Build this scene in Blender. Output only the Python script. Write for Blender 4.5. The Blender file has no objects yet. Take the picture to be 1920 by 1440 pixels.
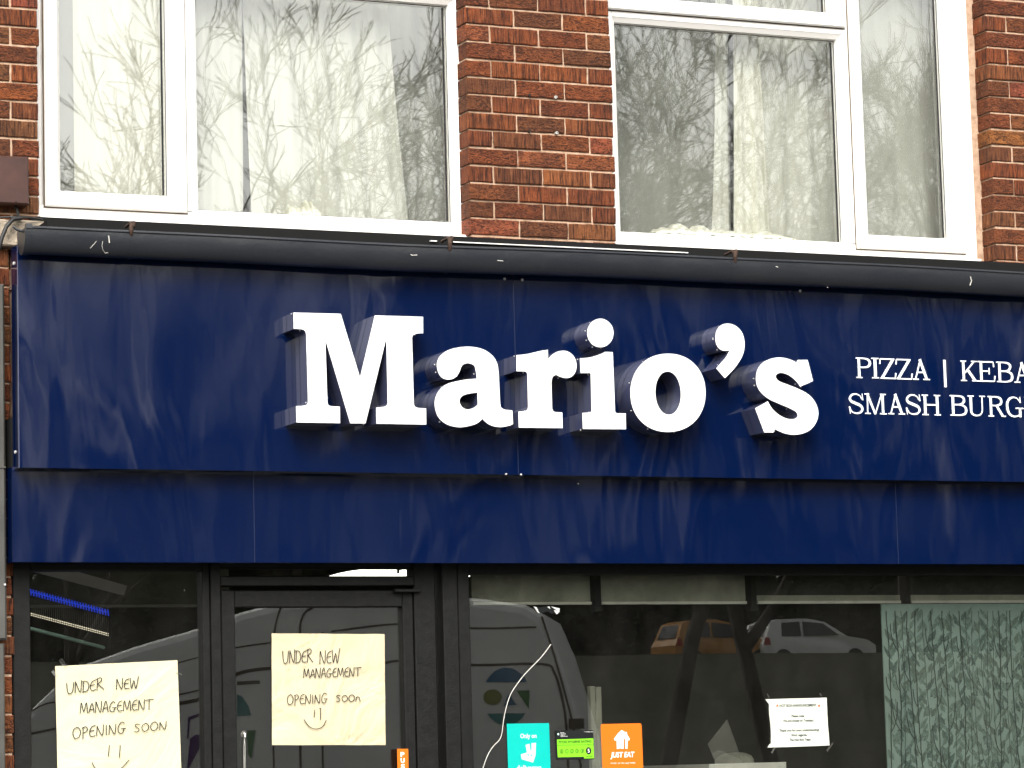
import bpy, bmesh, math, random
from mathutils import Vector, Matrix, noise
from mathutils.geometry import tessellate_polygon
random.seed(7)
sc = bpy.context.scene
COL = sc.collection
rad = math.radians

# ---------------------------------------------------------------- camera, sky, sun, exposure
CAM = Vector((-5.37205, -12.02, 1.5))
FPX, YAW, PITCH, ROLL = 5985.3, rad(24.0811), rad(6.9434), rad(-1.55073)
cy, sy, cp, sp = math.cos(YAW), math.sin(YAW), math.cos(PITCH), math.sin(PITCH)
FW = Vector((sy*cp, cy*cp, sp)); RT0 = Vector((cy, -sy, 0)); UP0 = RT0.cross(FW)
RT = RT0*math.cos(ROLL) + UP0*math.sin(ROLL); UP = UP0*math.cos(ROLL) - RT0*math.sin(ROLL)
cam = bpy.data.cameras.new('camera'); camo = bpy.data.objects.new('camera', cam); COL.objects.link(camo)
cam.sensor_fit = 'HORIZONTAL'; cam.sensor_width = 36; cam.lens = FPX/1920*36
cam.clip_start = 0.1; cam.clip_end = 2000
m = Matrix((RT, UP, -FW)).transposed().to_4x4(); m.translation = CAM
camo.matrix_world = m
sc.camera = camo

SUN_EL, SUN_AZ = rad(42), rad(205)          # azimuth measured from +Y towards +X
w = bpy.data.worlds.new('World'); sc.world = w; w.use_nodes = True
nt = w.node_tree; nt.nodes.clear()
sky = nt.nodes.new('ShaderNodeTexSky'); sky.sky_type = 'NISHITA'; sky.sun_disc = False
sky.sun_elevation = SUN_EL; sky.sun_rotation = SUN_AZ; sky.air_density = 2.0; sky.dust_density = 6.0; sky.ozone_density = 1.0
hs = nt.nodes.new('ShaderNodeHueSaturation'); hs.inputs['Saturation'].default_value = 0.12
bg = nt.nodes.new('ShaderNodeBackground'); bg.inputs['Strength'].default_value = 0.15
ow = nt.nodes.new('ShaderNodeOutputWorld')
nt.links.new(sky.outputs[0], hs.inputs['Color']); nt.links.new(hs.outputs[0], bg.inputs['Color']); nt.links.new(bg.outputs[0], ow.inputs[0])
sl = bpy.data.lights.new('sun', 'SUN'); sl.energy = 0.6; sl.angle = rad(14); sl.color = (1, .95, .87)
so = bpy.data.objects.new('sun', sl); COL.objects.link(so)
sd = Vector((math.sin(SUN_AZ)*math.cos(SUN_EL), math.cos(SUN_AZ)*math.cos(SUN_EL), math.sin(SUN_EL)))
so.rotation_euler = (-sd).to_track_quat('-Z', 'Y').to_euler()
sc.view_settings.view_transform = 'Standard'; sc.view_settings.look = 'None'
sc.view_settings.exposure = 1.18; sc.view_settings.gamma = 1.0

# ---------------------------------------------------------------- measuring the photograph: pixel -> (x, z) on a plane y = Y
def U(px, py, Y=0.0):
    d = FW + RT*((px-960)/FPX) - UP*((py-720)/FPX)
    t = (Y-CAM.y)/d.y
    return CAM.x+t*d.x, CAM.z+t*d.z
def U3(px, py, Y=0.0):
    x, z = U(px, py, Y); return (x, Y, z)

# ---------------------------------------------------------------- helpers
def tag(o, label=None, cat=None, group=None, kind=None):
    if label: o['label'] = label
    if cat: o['category'] = cat
    if group: o['group'] = group
    if kind: o['kind'] = kind
    return o
def thing(name, label, cat, loc=(0,0,0), group=None):
    o = bpy.data.objects.new(name, None); o.empty_display_size = .1; o.location = loc; COL.objects.link(o)
    return tag(o, label, cat, group)
class MB:
    def __init__(s): s.v=[]; s.f=[]; s.m=[]; s.sm=[]
    def add(s, vs, fs, mi=0, smooth=False):
        b=len(s.v); s.v += [tuple(p) for p in vs]
        for f in fs: s.f.append([i+b for i in f]); s.m.append(mi); s.sm.append(smooth)
    def quad(s, a,b,c,d, mi=0): s.add([a,b,c,d],[(0,1,2,3)],mi)
    def box(s, x0,x1,y0,y1,z0,z1, mi=0):
        s.add([(x0,y0,z0),(x1,y0,z0),(x1,y1,z0),(x0,y1,z0),(x0,y0,z1),(x1,y0,z1),(x1,y1,z1),(x0,y1,z1)],
              [(0,1,5,4),(1,2,6,5),(2,3,7,6),(3,0,4,7),(4,5,6,7),(3,2,1,0)],mi)
    def bbox(s, x0,x1,y0,y1,z0,z1, c=.004, mi=0):
        """box with chamfered front edges"""
        s.add([(x0,y0+c,z0),(x1,y0+c,z0),(x1,y1,z0),(x0,y1,z0),(x0,y0+c,z1),(x1,y0+c,z1),(x1,y1,z1),(x0,y1,z1),
               (x0+c,y0,z0+c),(x1-c,y0,z0+c),(x1-c,y0,z1-c),(x0+c,y0,z1-c)],
              [(8,9,10,11),(0,1,9,8),(1,5,10,9),(5,4,11,10),(4,0,8,11),(1,2,6,5),(2,3,7,6),(3,0,4,7),(4,5,6,7),(3,2,1,0)],mi)
    def obox(s, c, ax, ay, az, mi=0):
        """box from centre and three half-axis vectors"""
        c=Vector(c); P=[]
        for k in (-1,1):
            for i,j in ((-1,-1),(1,-1),(1,1),(-1,1)): P.append(c+ax*i+ay*j+az*k)
        s.add(P,[(0,1,5,4),(1,2,6,5),(2,3,7,6),(3,0,4,7),(4,5,6,7),(3,2,1,0)],mi)
    def ring(s, x0,x1,z0,z1, prof, mi=0):
        """frame of mitred bars: prof = [(inset, y)]"""
        b=[]; 
        for d,y in prof: b.append([(x0+d,y,z0+d),(x1-d,y,z0+d),(x1-d,y,z1-d),(x0+d,y,z1-d)])
        for k in range(len(prof)-1):
            for i in range(4):
                j=(i+1)%4
                s.add([b[k][i],b[k][j],b[k+1][j],b[k+1][i]],[(0,1,2,3)],mi)
    def tube(s, pts, r, n=8, mi=0, caps=True, smooth=True):
        pts=[Vector(p) for p in pts]; R=r if isinstance(r,(list,tuple)) else [r]*len(pts)
        vs=[]; fs=[]; up=None
        for i,p in enumerate(pts):
            t=(pts[min(i+1,len(pts)-1)]-pts[max(i-1,0)]).normalized()
            if up is None:
                up=t.orthogonal().normalized()
            else:
                up=(up-t*up.dot(t)); up=up.normalized() if up.length>1e-6 else t.orthogonal().normalized()
            bi=t.cross(up)
            for k in range(n):
                a=2*math.pi*k/n; vs.append(p+(up*math.cos(a)+bi*math.sin(a))*R[i])
        for i in range(len(pts)-1):
            for k in range(n):
                k2=(k+1)%n; fs.append((i*n+k,i*n+k2,(i+1)*n+k2,(i+1)*n+k))
        s.add(vs,fs,mi,smooth)
        if caps:
            s.add(vs[:n],[tuple(range(n))[::-1]],mi); s.add(vs[-n:],[tuple(range(n))],mi)
    def prism(s, outer, holes, y0, y1, mi_front=0, mi_side=0, front=True, back=True):
        loops=[outer]+holes
        flat=[p for l in loops for p in l]
        tris=tessellate_polygon([[Vector((x,z,0)) for x,z in l] for l in loops])
        if front: s.add([(x,y0,z) for x,z in flat],[t for t in tris],mi_front)
        if back: s.add([(x,y1,z) for x,z in flat],[t[::-1] for t in tris],mi_side)
        for l in loops:
            n=len(l); vs=[]; fs=[]
            for i in range(n):
                a,b=l[i],l[(i+1)%n]
                vs+= [(a[0],y0,a[1]),(b[0],y0,b[1]),(b[0],y1,b[1]),(a[0],y1,a[1])]; q=len(vs)-4
                fs.append((q,q+1,q+2,q+3))
            s.add(vs,fs,mi_side)
    def ribbon(s, pts, wd, y, mi=0):
        """flat strip in the plane y"""
        P=[Vector((p[0],p[1])) for p in pts]; W=wd if isinstance(wd,(list,tuple)) else [wd]*len(P)
        vs=[];fs=[]
        for i,p in enumerate(P):
            t=(P[min(i+1,len(P)-1)]-P[max(i-1,0)]).normalized(); n=Vector((-t.y,t.x))*W[i]/2
            vs+=[(p.x+n.x,y,p.y+n.y),(p.x-n.x,y,p.y-n.y)]
        for i in range(len(P)-1): fs.append((2*i,2*i+1,2*i+3,2*i+2))
        s.add(vs,fs,mi)
    def build(s, name, mats, parent=None, fix=True):
        me=bpy.data.meshes.new(name); me.from_pydata(s.v,[],s.f)
        for mt in (mats if isinstance(mats,(list,tuple)) else [mats]): me.materials.append(mt)
        me.polygons.foreach_set('material_index',s.m); me.polygons.foreach_set('use_smooth',s.sm)
        me.update()
        o=bpy.data.objects.new(name,me); COL.objects.link(o)
        if parent: 
            o.parent=parent
            o.location=-Vector(world_loc(parent))
        return o
def world_loc(o):
    l=Vector(o.location)
    while o.parent: o=o.parent; l+=Vector(o.location)
    return l
def crom(P, n=5, closed=False):
    """Catmull-Rom through points; a point with a third entry 1 is a corner"""
    N=len(P); out=[]
    rng=range(N if closed else N-1)
    for i in rng:
        p1=P[i]; p2=P[(i+1)%N]
        p0=P[i-1] if (closed or i>0) else p1; p3=P[(i+2)%N] if (closed or i+2<N) else p2
        c1=len(p1)>2; c2=len(p2)>2
        if c1 and c2: out.append((p1[0],p1[1])); continue
        m1=((p2[0]-p0[0])/2,(p2[1]-p0[1])/2); m2=((p3[0]-p1[0])/2,(p3[1]-p1[1])/2)
        if c1: m1=(p2[0]-p1[0]-m2[0]*.5,p2[1]-p1[1]-m2[1]*.5)
        if c2: m2=(p2[0]-p1[0]-m1[0]*.5,p2[1]-p1[1]-m1[1]*.5)
        for k in range(n):
            t=k/n; h1=2*t**3-3*t**2+1; h2=t**3-2*t**2+t; h3=-2*t**3+3*t**2; h4=t**3-t**2
            out.append((h1*p1[0]+h2*m1[0]+h3*p2[0]+h4*m2[0], h1*p1[1]+h2*m1[1]+h3*p2[1]+h4*m2[1]))
    if not closed: out.append((P[-1][0],P[-1][1]))
    return out

# ---------------------------------------------------------------- materials
class NT:
    def __init__(s,name):
        s.m=bpy.data.materials.new(name); s.m.use_nodes=True; s.t=s.m.node_tree; s.t.nodes.clear()
        s.out=s.n('OutputMaterial')
    def n(s,k,**kw):
        nd=s.t.nodes.new('ShaderNode'+k)
        for a,b in kw.items(): setattr(nd,a,b)
        return nd
    def l(s,a,b): s.t.links.new(a,b)
    def noise(s,scale,detail=4,rough=.5,vec=None,dist=0):
        q=s.n('TexNoise'); q.inputs['Scale'].default_value=scale; q.inputs['Detail'].default_value=detail; q.inputs['Roughness'].default_value=rough; q.inputs['Distortion'].default_value=dist
        if vec is not None: s.l(vec,q.inputs['Vector'])
        return q.outputs['Fac']
    def coords(s,scale=(1,1,1)):
        g=s.n('NewGeometry'); mp=s.n('Mapping'); mp.inputs['Scale'].default_value=scale
        s.l(g.outputs['Position'],mp.inputs['Vector']); return mp.outputs[0]
    def ramp(s,fac,stops,interp='LINEAR'):
        r=s.n('ValToRGB'); e=r.color_ramp.elements; r.color_ramp.interpolation=interp
        while len(e)<len(stops): e.new(.5)
        for i,(p,c) in enumerate(stops):
            e[i].position=p; e[i].color=(c,c,c,1) if isinstance(c,(int,float)) else (*c,1)
        s.l(fac,r.inputs[0]); return r.outputs[0]
    def math(s,op,a,b=None,clamp=False):
        q=s.n('Math',operation=op,use_clamp=clamp)
        for i,v in enumerate((a,b)):
            if v is None: continue
            if isinstance(v,(int,float)): q.inputs[i].default_value=v
            else: s.l(v,q.inputs[i])
        return q.outputs[0]
    def mix(s,fac,a,b,mode='MIX'):
        q=s.n('MixRGB',blend_type=mode)
        for i,v in enumerate((fac,a,b)):
            if isinstance(v,(int,float)): q.inputs[i].default_value=v if i==0 else (v,v,v,1)
            elif isinstance(v,tuple): q.inputs[i].default_value=(*v,1)
            else: s.l(v,q.inputs[i])
        return q.outputs[0]
    def bump(s,h,dist,strength=1.0,prev=None):
        b=s.n('Bump'); b.inputs['Distance'].default_value=dist; b.inputs['Strength'].default_value=strength; s.l(h,b.inputs['Height'])
        if prev is not None: s.l(prev,b.inputs['Normal'])
        return b.outputs[0]
    def bsdf(s,col=None,rough=.5,spec=.5,metal=0,normal=None,coat=0):
        b=s.n('BsdfPrincipled'); b.inputs['Roughness'].default_value=rough if isinstance(rough,(int,float)) else .5
        if not isinstance(rough,(int,float)): s.l(rough,b.inputs['Roughness'])
        b.inputs['Specular IOR Level'].default_value=spec; b.inputs['Metallic'].default_value=metal; b.inputs['Coat Weight'].default_value=coat
        if isinstance(col,tuple): b.inputs['Base Color'].default_value=(*col,1)
        elif col is not None: s.l(col,b.inputs['Base Color'])
        if normal is not None: s.l(normal,b.inputs['Normal'])
        return b
    def done(s,b): s.l(b.outputs[0],s.out.inputs['Surface']); return s.m
def plain(name,col,rough=.5,spec=.5,metal=0,var=.12,scale=14,bump=0,bscale=60):
    t=NT(name); f=t.noise(scale,5,.6,t.coords())
    c=t.mix(t.ramp(f,[(.3,0),(.7,1)]),tuple(x*(1-var) for x in col),tuple(min(1,x*(1+var)) for x in col))
    nm=t.bump(t.noise(bscale,4,.6,t.coords()),bump) if bump else None
    return t.done(t.bsdf(c,rough,spec,metal,nm))
def glow(name,col,strength):
    t=NT(name); e=t.n('Emission'); e.inputs[0].default_value=(*col,1); e.inputs[1].default_value=strength
    return t.done(e)
M={}
def brick_material():
    t=NT('rustic_brick'); g=t.n('NewGeometry'); rnd=g.outputs['Random Per Island']
    r2=t.math('FRACT',t.math('MULTIPLY',rnd,7.31)); r3=t.math('FRACT',t.math('MULTIPLY',rnd,23.7))
    off=t.n('CombineXYZ'); t.l(t.math('MULTIPLY',rnd,37.0),off.inputs[0]); t.l(t.math('MULTIPLY',r2,19.0),off.inputs[1])
    pos=t.n('VectorMath',operation='ADD'); t.l(g.outputs['Position'],pos.inputs[0]); t.l(off.outputs[0],pos.inputs[1])
    def mp(sc_):
        q=t.n('Mapping'); q.inputs['Scale'].default_value=sc_; t.l(pos.outputs[0],q.inputs['Vector']); return q.outputs[0]
    base=t.ramp(rnd,[(0,(.175,.045,.016)),(.3,(.25,.062,.018)),(.5,(.145,.050,.020)),(.68,(.29,.076,.020)),(.84,(.19,.078,.030)),(.95,(.31,.11,.028)),(1,(.29,.062,.035))])
    big=t.noise(9,5,.65,mp((1,1,1.6)))
    base=t.mix(t.ramp(big,[(.35,0),(.7,.75)]),base,(.075,.026,.013))
    # rolled bark texture on most bricks, vertical drag lines on the rest
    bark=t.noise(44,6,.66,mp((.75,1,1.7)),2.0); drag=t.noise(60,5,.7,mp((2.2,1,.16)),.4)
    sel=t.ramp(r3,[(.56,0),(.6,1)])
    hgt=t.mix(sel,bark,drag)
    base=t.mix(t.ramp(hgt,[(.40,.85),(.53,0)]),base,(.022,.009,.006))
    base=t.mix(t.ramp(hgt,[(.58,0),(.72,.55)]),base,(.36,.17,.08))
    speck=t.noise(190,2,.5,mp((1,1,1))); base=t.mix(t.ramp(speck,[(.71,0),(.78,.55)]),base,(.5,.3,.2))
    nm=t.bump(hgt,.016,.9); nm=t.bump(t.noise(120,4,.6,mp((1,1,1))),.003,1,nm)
    return t.done(t.bsdf(base,.82,.25,0,nm))
M['brick']=brick_material()
def mortar_material():
    t=NT('mortar'); v=t.coords(); f=t.noise(30,6,.65,v)
    c=t.ramp(f,[(.25,(.20,.105,.06)),(.42,(.46,.30,.20)),(.75,(.64,.46,.33))])
    return t.done(t.bsdf(c,.9,.2,0,t.bump(t.noise(160,5,.7,v),.006)))
M['mortar']=mortar_material()
def upvc_material():
    t=NT('white_upvc'); v=t.coords(); f=t.noise(5,5,.6,v); g=t.noise(2.2,6,.7,t.coords((6,6,.5)))
    c=t.mix(t.ramp(f,[(.35,0),(.75,.35)]),(.82,.80,.765),(.76,.70,.61))
    c=t.mix(t.ramp(g,[(.6,0),(.8,.25)]),c,(.62,.55,.45))
    return t.done(t.bsdf(c,.32,.45))
M['upvc']=upvc_material()
M['gasket']=plain('black_rubber',(.012,.012,.013),.6,.3)
M['mitre']=plain('mitre_line',(.34,.24,.14),.8,.2)
M['seam']=plain('grimy_seam',(.10,.075,.05),.9,.1)
def glass_material(name,r0,wav,tint=(1,1,1),dirt=0.0):
    t=NT(name); lw=t.n('LayerWeight'); lw.inputs['Blend'].default_value=.5
    p=t.math('POWER',lw.outputs['Facing'],5.0); fac=t.math('ADD',t.math('MULTIPLY',p,1-r0),r0,True)
    nm=None
    if wav:
        # rolled-glass ripple: bands across, bows along
        w1=t.noise(1,1,.4,t.coords((6,6,9))); w2=t.noise(1,2,.5,t.coords((2.2,2.2,2.6))); w3=t.noise(1,1,.4,t.coords((26,26,17)),.5)
        nm=t.bump(t.math('ADD',t.math('ADD',w1,t.math('MULTIPLY',w3,.05)),t.math('MULTIPLY',w2,2.2)),wav)
    gl=t.n('BsdfGlossy'); gl.inputs['Roughness'].default_value=0.0
    if nm is not None: t.l(nm,gl.inputs['Normal'])
    tr=t.n('BsdfTransparent'); tr.inputs[0].default_value=(*tint,1)
    mx=t.n('MixShader'); t.l(fac,mx.inputs[0]); t.l(tr.outputs[0],mx.inputs[1]); t.l(gl.outputs[0],mx.inputs[2])
    last=mx
    if dirt:
        df=t.n('BsdfDiffuse'); df.inputs[0].default_value=(.55,.53,.48,1)
        d=t.ramp(t.noise(3,6,.7,t.coords((1,1,.6))),[(.4,.15*dirt),(.8,dirt)])
        m2=t.n('MixShader'); t.l(d,m2.inputs[0]); t.l(mx.outputs[0],m2.inputs[1]); t.l(df.outputs[0],m2.inputs[2]); last=m2
    return t.done(last)
M['glass']=glass_material('double_glazing',.17,.00008,(.97,.98,.96))
M['glass_flat']=glass_material('flat_double_glazing',.19,.000010,(.97,.98,.96))
M['shopglass']=glass_material('shop_glass',.085,.000006,(.93,.94,.92),.012)
def curtain_material(name,col,alpha):
    t=NT(name); v=t.coords(); f=t.noise(6,5,.6,t.coords((3,3,.3)))
    c=t.mix(t.ramp(f,[(.3,0),(.7,1)]),tuple(x*.9 for x in col),col)
    d=t.n('BsdfDiffuse'); t.l(c,d.inputs[0]); tl=t.n('BsdfTranslucent'); t.l(c,tl.inputs[0])
    a=t.n('MixShader'); a.inputs[0].default_value=.3; t.l(d.outputs[0],a.inputs[1]); t.l(tl.outputs[0],a.inputs[2])
    tr=t.n('BsdfTransparent'); b=t.n('MixShader'); b.inputs[0].default_value=1-alpha; t.l(a.outputs[0],b.inputs[1]); t.l(tr.outputs[0],b.inputs[2])
    return t.done(b)
M['net']=curtain_material('net_curtain',(.88,.87,.80),.9)
M['net_mid']=curtain_material('middling_net_curtain',(.90,.89,.82),.8)
M['net_thin']=curtain_material('thin_net_curtain',(.86,.86,.80),.6)
M['cloth']=curtain_material('heavy_curtain',(.89,.87,.77),.97)
def navy_material(name,wav,rough,col=(.0002,.0052,.033)):
    t=NT(name); v=t.coords((1,1,1))
    w1=t.noise(1,1,.4,t.coords((2.6,2.6,1.1)),.9); w2=t.noise(1,2,.5,t.coords((9,9,2.2)),.3)
    nm=t.bump(t.math('ADD',t.math('MULTIPLY',w1,3.1),t.math('MULTIPLY',w2,.28)),wav)
    dust=t.noise(2.5,6,.7,t.coords((2,2,.7)))
    c=t.mix(t.ramp(dust,[(.45,0),(.85,.2)]),col,(.003,.009,.036))
    sp_=t.noise(55,2,.5,v); c=t.mix(t.ramp(sp_,[(.85,0),(.87,.8)]),c,(.25,.25,.24))
    return t.done(t.bsdf(c,rough,.56,0,nm))
M['navy']=navy_material('navy_gloss_panel',.006,.08)
M['navy_low']=navy_material('navy_fascia_panel',.0045,.09)
def return_material():
    t=NT('navy_letter_return'); b=t.bsdf((.058,.064,.118),.12,.9); b.inputs['IOR'].default_value=1.9; b.inputs['Specular IOR Level'].default_value=.5
    return t.done(b)
M['navy_return']=return_material()
M['face']=plain('white_acrylic',(.84,.84,.82),.35,.4,var=.02)
M['vinyl']=plain('white_vinyl',(.82,.82,.79),.4,.4,var=.03)
M['joint']=plain('panel_joint',(.016,.022,.05),.4,.4)
M['rivet']=plain('zinc_rivet',(.62,.60,.56),.35,.5,0)
M['dark_trim']=plain('dark_edge',(.01,.011,.018),.5,.3)
def gutter_material():
    t=NT('charcoal_gutter'); v=t.coords(); f=t.noise(4,6,.65,t.coords((1,3,3)))
    c=t.mix(t.ramp(f,[(.35,0),(.8,.6)]),(.013,.0155,.022),(.024,.024,.025))
    s_=t.noise(26,5,.7,t.coords((1,1,.5))); c=t.mix(t.ramp(s_,[(.62,0),(.8,.35)]),c,(.075,.068,.055))
    return t.done(t.bsdf(c,t.ramp(f,[(.3,.28),(.8,.42)]),1.0,0,t.bump(t.noise(60,3,.5,v),.0008)))
M['gutter']=gutter_material()
M['rust']=plain('rusty_clip',(.05,.03,.022),.8,.2,var=.5,scale=60)
M['dropping']=plain('dried_dropping',(.62,.60,.55),.8,.2)
M['black']=plain('black_felt',(.006,.006,.006),.8,.2)
M['frame']=plain('worn_black_paint',(.0065,.0065,.006),.5,.25,var=.45,scale=30,bump=.0012,bscale=90)
M['concrete']=plain('concrete',(.30,.25,.19),.9,.2,var=.4,scale=24,bump=.008,bscale=70)
M['brownbox']=plain('brown_paint',(.055,.022,.016),.45,.4,var=.3,scale=8)
M['cable']=plain('black_cable',(.015,.015,.014),.5,.4)
M['greymetal']=plain('grey_metal',(.085,.082,.074),.4,.5,.3,var=.25,scale=5)
def paper_material(name,col,crease):
    t=NT(name); v=t.coords(); f=t.noise(5,6,.65,v)
    c=t.mix(t.ramp(f,[(.4,0),(.8,.55)]),col,tuple(a*b for a,b in zip(col,(.93,.86,.72))))
    h=t.noise(4,3,.55,v,1.2)
    return t.done(t.bsdf(c,.75,.25,0,t.bump(h,crease)))
M['paper']=paper_material('cream_paper',(.62,.575,.40),.016)
M['paper2']=paper_material('buff_paper',(.58,.51,.345),.026)
M['white_paper']=paper_material('white_paper',(.60,.62,.56),.004)
M['ink']=plain('black_ink',(.015,.015,.014),.6,.3)
M['greenink']=plain('dark_print',(.03,.05,.04),.6,.3)
M['redink']=plain('orange_print',(.5,.10,.02),.6,.3)
M['tape']=glass_material('clear_tape',.12,.002,(.9,.9,.88),.25)
M['teal']=plain('teal_sticker',(.0,.42,.36),.35,.4,var=.03)
M['palemint']=plain('pale_mint_print',(.55,.86,.72),.4,.4,var=.02)
M['lime']=plain('lime_sticker',(.20,.62,.02),.35,.4,var=.03)
M['orange']=plain('orange_sticker',(.66,.15,.008),.35,.4,var=.03)
M['stickerblack']=plain('black_sticker',(.01,.012,.012),.3,.4)
M['room']=plain('upstairs_room',(.30,.29,.26),.9,.2)
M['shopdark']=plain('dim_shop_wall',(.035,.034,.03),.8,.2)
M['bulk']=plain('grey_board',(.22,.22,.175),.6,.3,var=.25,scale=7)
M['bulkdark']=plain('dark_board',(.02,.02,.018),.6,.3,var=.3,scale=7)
M['bulkedge']=plain('pale_edge',(.45,.44,.38),.5,.3)
M['steel']=plain('dull_steel',(.30,.29,.25),.35,.5,.6)
M['tube']=glow('fluorescent_light',(1,.98,.9),2.6)
M['uv']=glow('violet_tube',(.03,.08,1.0),.28)
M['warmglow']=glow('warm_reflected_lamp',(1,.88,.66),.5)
M['sage']=plain('sage_paper',(.125,.172,.152),.7,.25,var=.14,scale=5)
M['leafdark']=plain('leaf_print_dark',(.045,.072,.062),.7,.25,var=.5,scale=90)
M['leafmid']=plain('leaf_print_mid',(.075,.11,.095),.7,.25,var=.4,scale=80)
M['leafgrey']=plain('leaf_print_grey',(.06,.085,.07),.7,.25,var=.2,scale=80)
M['stem']=plain('stem_print',(.012,.02,.018),.7,.25)
def bark_material():
    t=NT('bare_bark'); f=t.noise(6,5,.6,t.coords((3,3,.6)))
    return t.done(t.bsdf(t.ramp(f,[(.3,(.035,.03,.022)),(.7,(.085,.075,.055))]),.9,.2))
M['bark']=bark_material()
def grass_material():
    t=NT('winter_grass'); f=t.noise(.6,8,.7,t.coords()); g=t.noise(9,5,.7,t.coords())
    c=t.mix(t.ramp(g,[(.3,0),(.7,1)]),t.ramp(f,[(.3,(.014,.022,.005)),(.7,(.035,.036,.012))]),(.045,.037,.016),'MIX')
    return t.done(t.bsdf(t.mix(.5,t.ramp(f,[(.3,(.012,.02,.005)),(.7,(.03,.03,.01))]),c),.9,.2,0,t.bump(g,.1)))
M['grass']=grass_material()
M['paving']=plain('paving',(.17,.165,.155),.85,.25,var=.25,scale=3,bump=.01)
M['asphalt']=plain('asphalt',(.055,.055,.053),.85,.25,var=.2,scale=4,bump=.01)
M['vanwhite']=plain('white_van_paint',(.86,.86,.82),.3,.5,var=.03)
M['taxi']=plain('yellow_car_paint',(.50,.24,.05),.25,.5,var=.03)
M['carglass']=plain('dark_car_glass',(.02,.022,.024),.08,.5)
M['tyre']=plain('tyre_rubber',(.015,.015,.015),.8,.2)
M['redlamp']=plain('red_lamp',(.4,.02,.01),.2,.5)
M['blueprint']=plain('blue_print',(.02,.16,.30),.4,.4); M['greenprint']=plain('green_print',(.06,.22,.06),.4,.4); M['oliveprint']=plain('olive_print',(.22,.24,.03),.4,.4)
M['tealprint']=plain('teal_print',(.02,.22,.22),.4,.4); M['purpleprint']=plain('purple_print',(.10,.03,.17),.4,.4)
M['hedge']=plain('dark_hedge',(.03,.035,.015),.9,.2,var=.5,scale=2)
M['whitepart']=plain('pale_plastic',(.52,.51,.46),.4,.4)
M['crack']=plain('bright_crack',(.75,.73,.66),.3,.5)

# ================================================================ ground and far setting
def bank(y):
    y=-y
    if y<13.5: return 0.0
    if y<70: return 4.75*(y-13.5)/56.5
    if y<71.5: return 4.75-.4*(y-70)/1.5
    return 4.35
def sheet(name,x0,x1,ys,mat,dz=0.0,nx=2,amp=0):
    mb=MB()
    for i in range(len(ys)-1):
        for k in range(nx):
            a=x0+(x1-x0)*k/nx; b=x0+(x1-x0)*(k+1)/nx
            h=lambda x,y: bank(y)+dz+(amp*(noise.noise(Vector((x*.35,y*.35,0)))) if amp else 0)
            mb.quad((a,ys[i],h(a,ys[i])),(a,ys[i+1],h(a,ys[i+1])),(b,ys[i+1],h(b,ys[i+1])),(b,ys[i],h(b,ys[i])))
    o=mb.build(name,mat); o['kind']='structure'; return o
sheet('ground',-900,900,[400,0,-13.5],M['asphalt'],-.01)
sheet('grass_bank',-120,160,[-13.5-i*1.413 for i in range(41)]+[-71.5],M['grass'],0,160,.10)
sheet('far_ground',-900,900,[-71.5,-150,-900],M['grass'],-.02)
sheet('road',-120,140,[-72,-80],M['asphalt'],.0)

# bare trees across the road: seen only as reflections in the glass and the gloss panels
def grow(seed,height,spread,fork,levels=6,tl=.5,bl=1.0):
    """one bare tree: trunk and crown as tapering tubes; returns them with the height reached"""
    rng=random.Random(seed); trunk=MB(); crown=MB()
    def branch(p,d,L,r,lev,mb):
        n=4 if lev<2 else 3; pts=[p]; rs=[r]; q=p.copy(); dd=d.copy()
        for i in range(n):
            dd=(dd+Vector((rng.gauss(0,.15),rng.gauss(0,.15),rng.gauss(.03,.12)))).normalized()
            q=q+dd*L/n; pts.append(q.copy()); rs.append(r*(1-.5*(i+1)/n))
        mb.tube(pts,[max(x,.0044) for x in rs],6 if lev<2 else 3,0,False)
        if lev>=levels: return
        kids=3 if lev<levels-2 else (rng.choice((3,4)) if lev<levels-1 else rng.choice((4,5)))
        if lev==0: kids=6
        for k in range(kids):
            t=.3+.7*(k+rng.random()*.6)/kids if lev else fork+(1-fork)*(k+.5*rng.random())/kids
            t=min(t,1.0); i=min(int(t*n),n-1); f=t*n-i
            o=pts[i].lerp(pts[i+1],f)
            ax=dd.orthogonal().normalized(); ax.rotate(Matrix.Rotation(rng.random()*6.283,3,dd))
            a=rng.uniform(.35,.85)*spread if k<kids-1 else rng.uniform(.05,.3)
            nd=(dd*math.cos(a)+ax*math.sin(a)); nd.z+=.10; nd.normalize()
            branch(o,nd,L*rng.uniform(.55,.78) if lev else height*rng.uniform(.2,.27)*bl,rs[i]*rng.uniform(.5,.72),lev+1,crown)
    branch(Vector((0,0,-.3)),Vector((0,0,1)),height*tl,height*.0095,0,trunk)
    zs=sorted(v[2] for v in crown.v)
    return trunk,crown,zs[int(len(zs)*.985)]
TREE_L=['tall bare winter tree on the grassy bank, mirrored in the panes','bare tree with a broad forked crown mirrored in the panes','slim bare tree with upswept twigs mirrored in the panes','young bare tree with a long clear trunk mirrored in the narrow casement']
protos=[]; PH=[]
for i,(sd_,h_,s_,fk) in enumerate(((3,10,1.0,.5),(11,10,1.2,.45),(23,10,.8,.62),(31,10,.75,.84))):
    r_=thing('bare_tree',TREE_L[i],'tree',(0,0,0),'bare trees on the bank opposite')
    a,b,hh=grow(sd_,h_,s_,fk,*((5,.74,.62) if i==3 else ())); a.build('trunk',M['bark'],r_); b.build('branches',M['bark'],r_)
    if i==3: del r_['group']
    protos.append(r_); PH.append(hh)
used=set()
def copy_tree(o,parent=None):
    c=o.copy(); COL.objects.link(c)
    if parent: c.parent=parent
    for ch in list(o.children): copy_tree(ch,c)
    return c
rng=random.Random(5)
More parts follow.
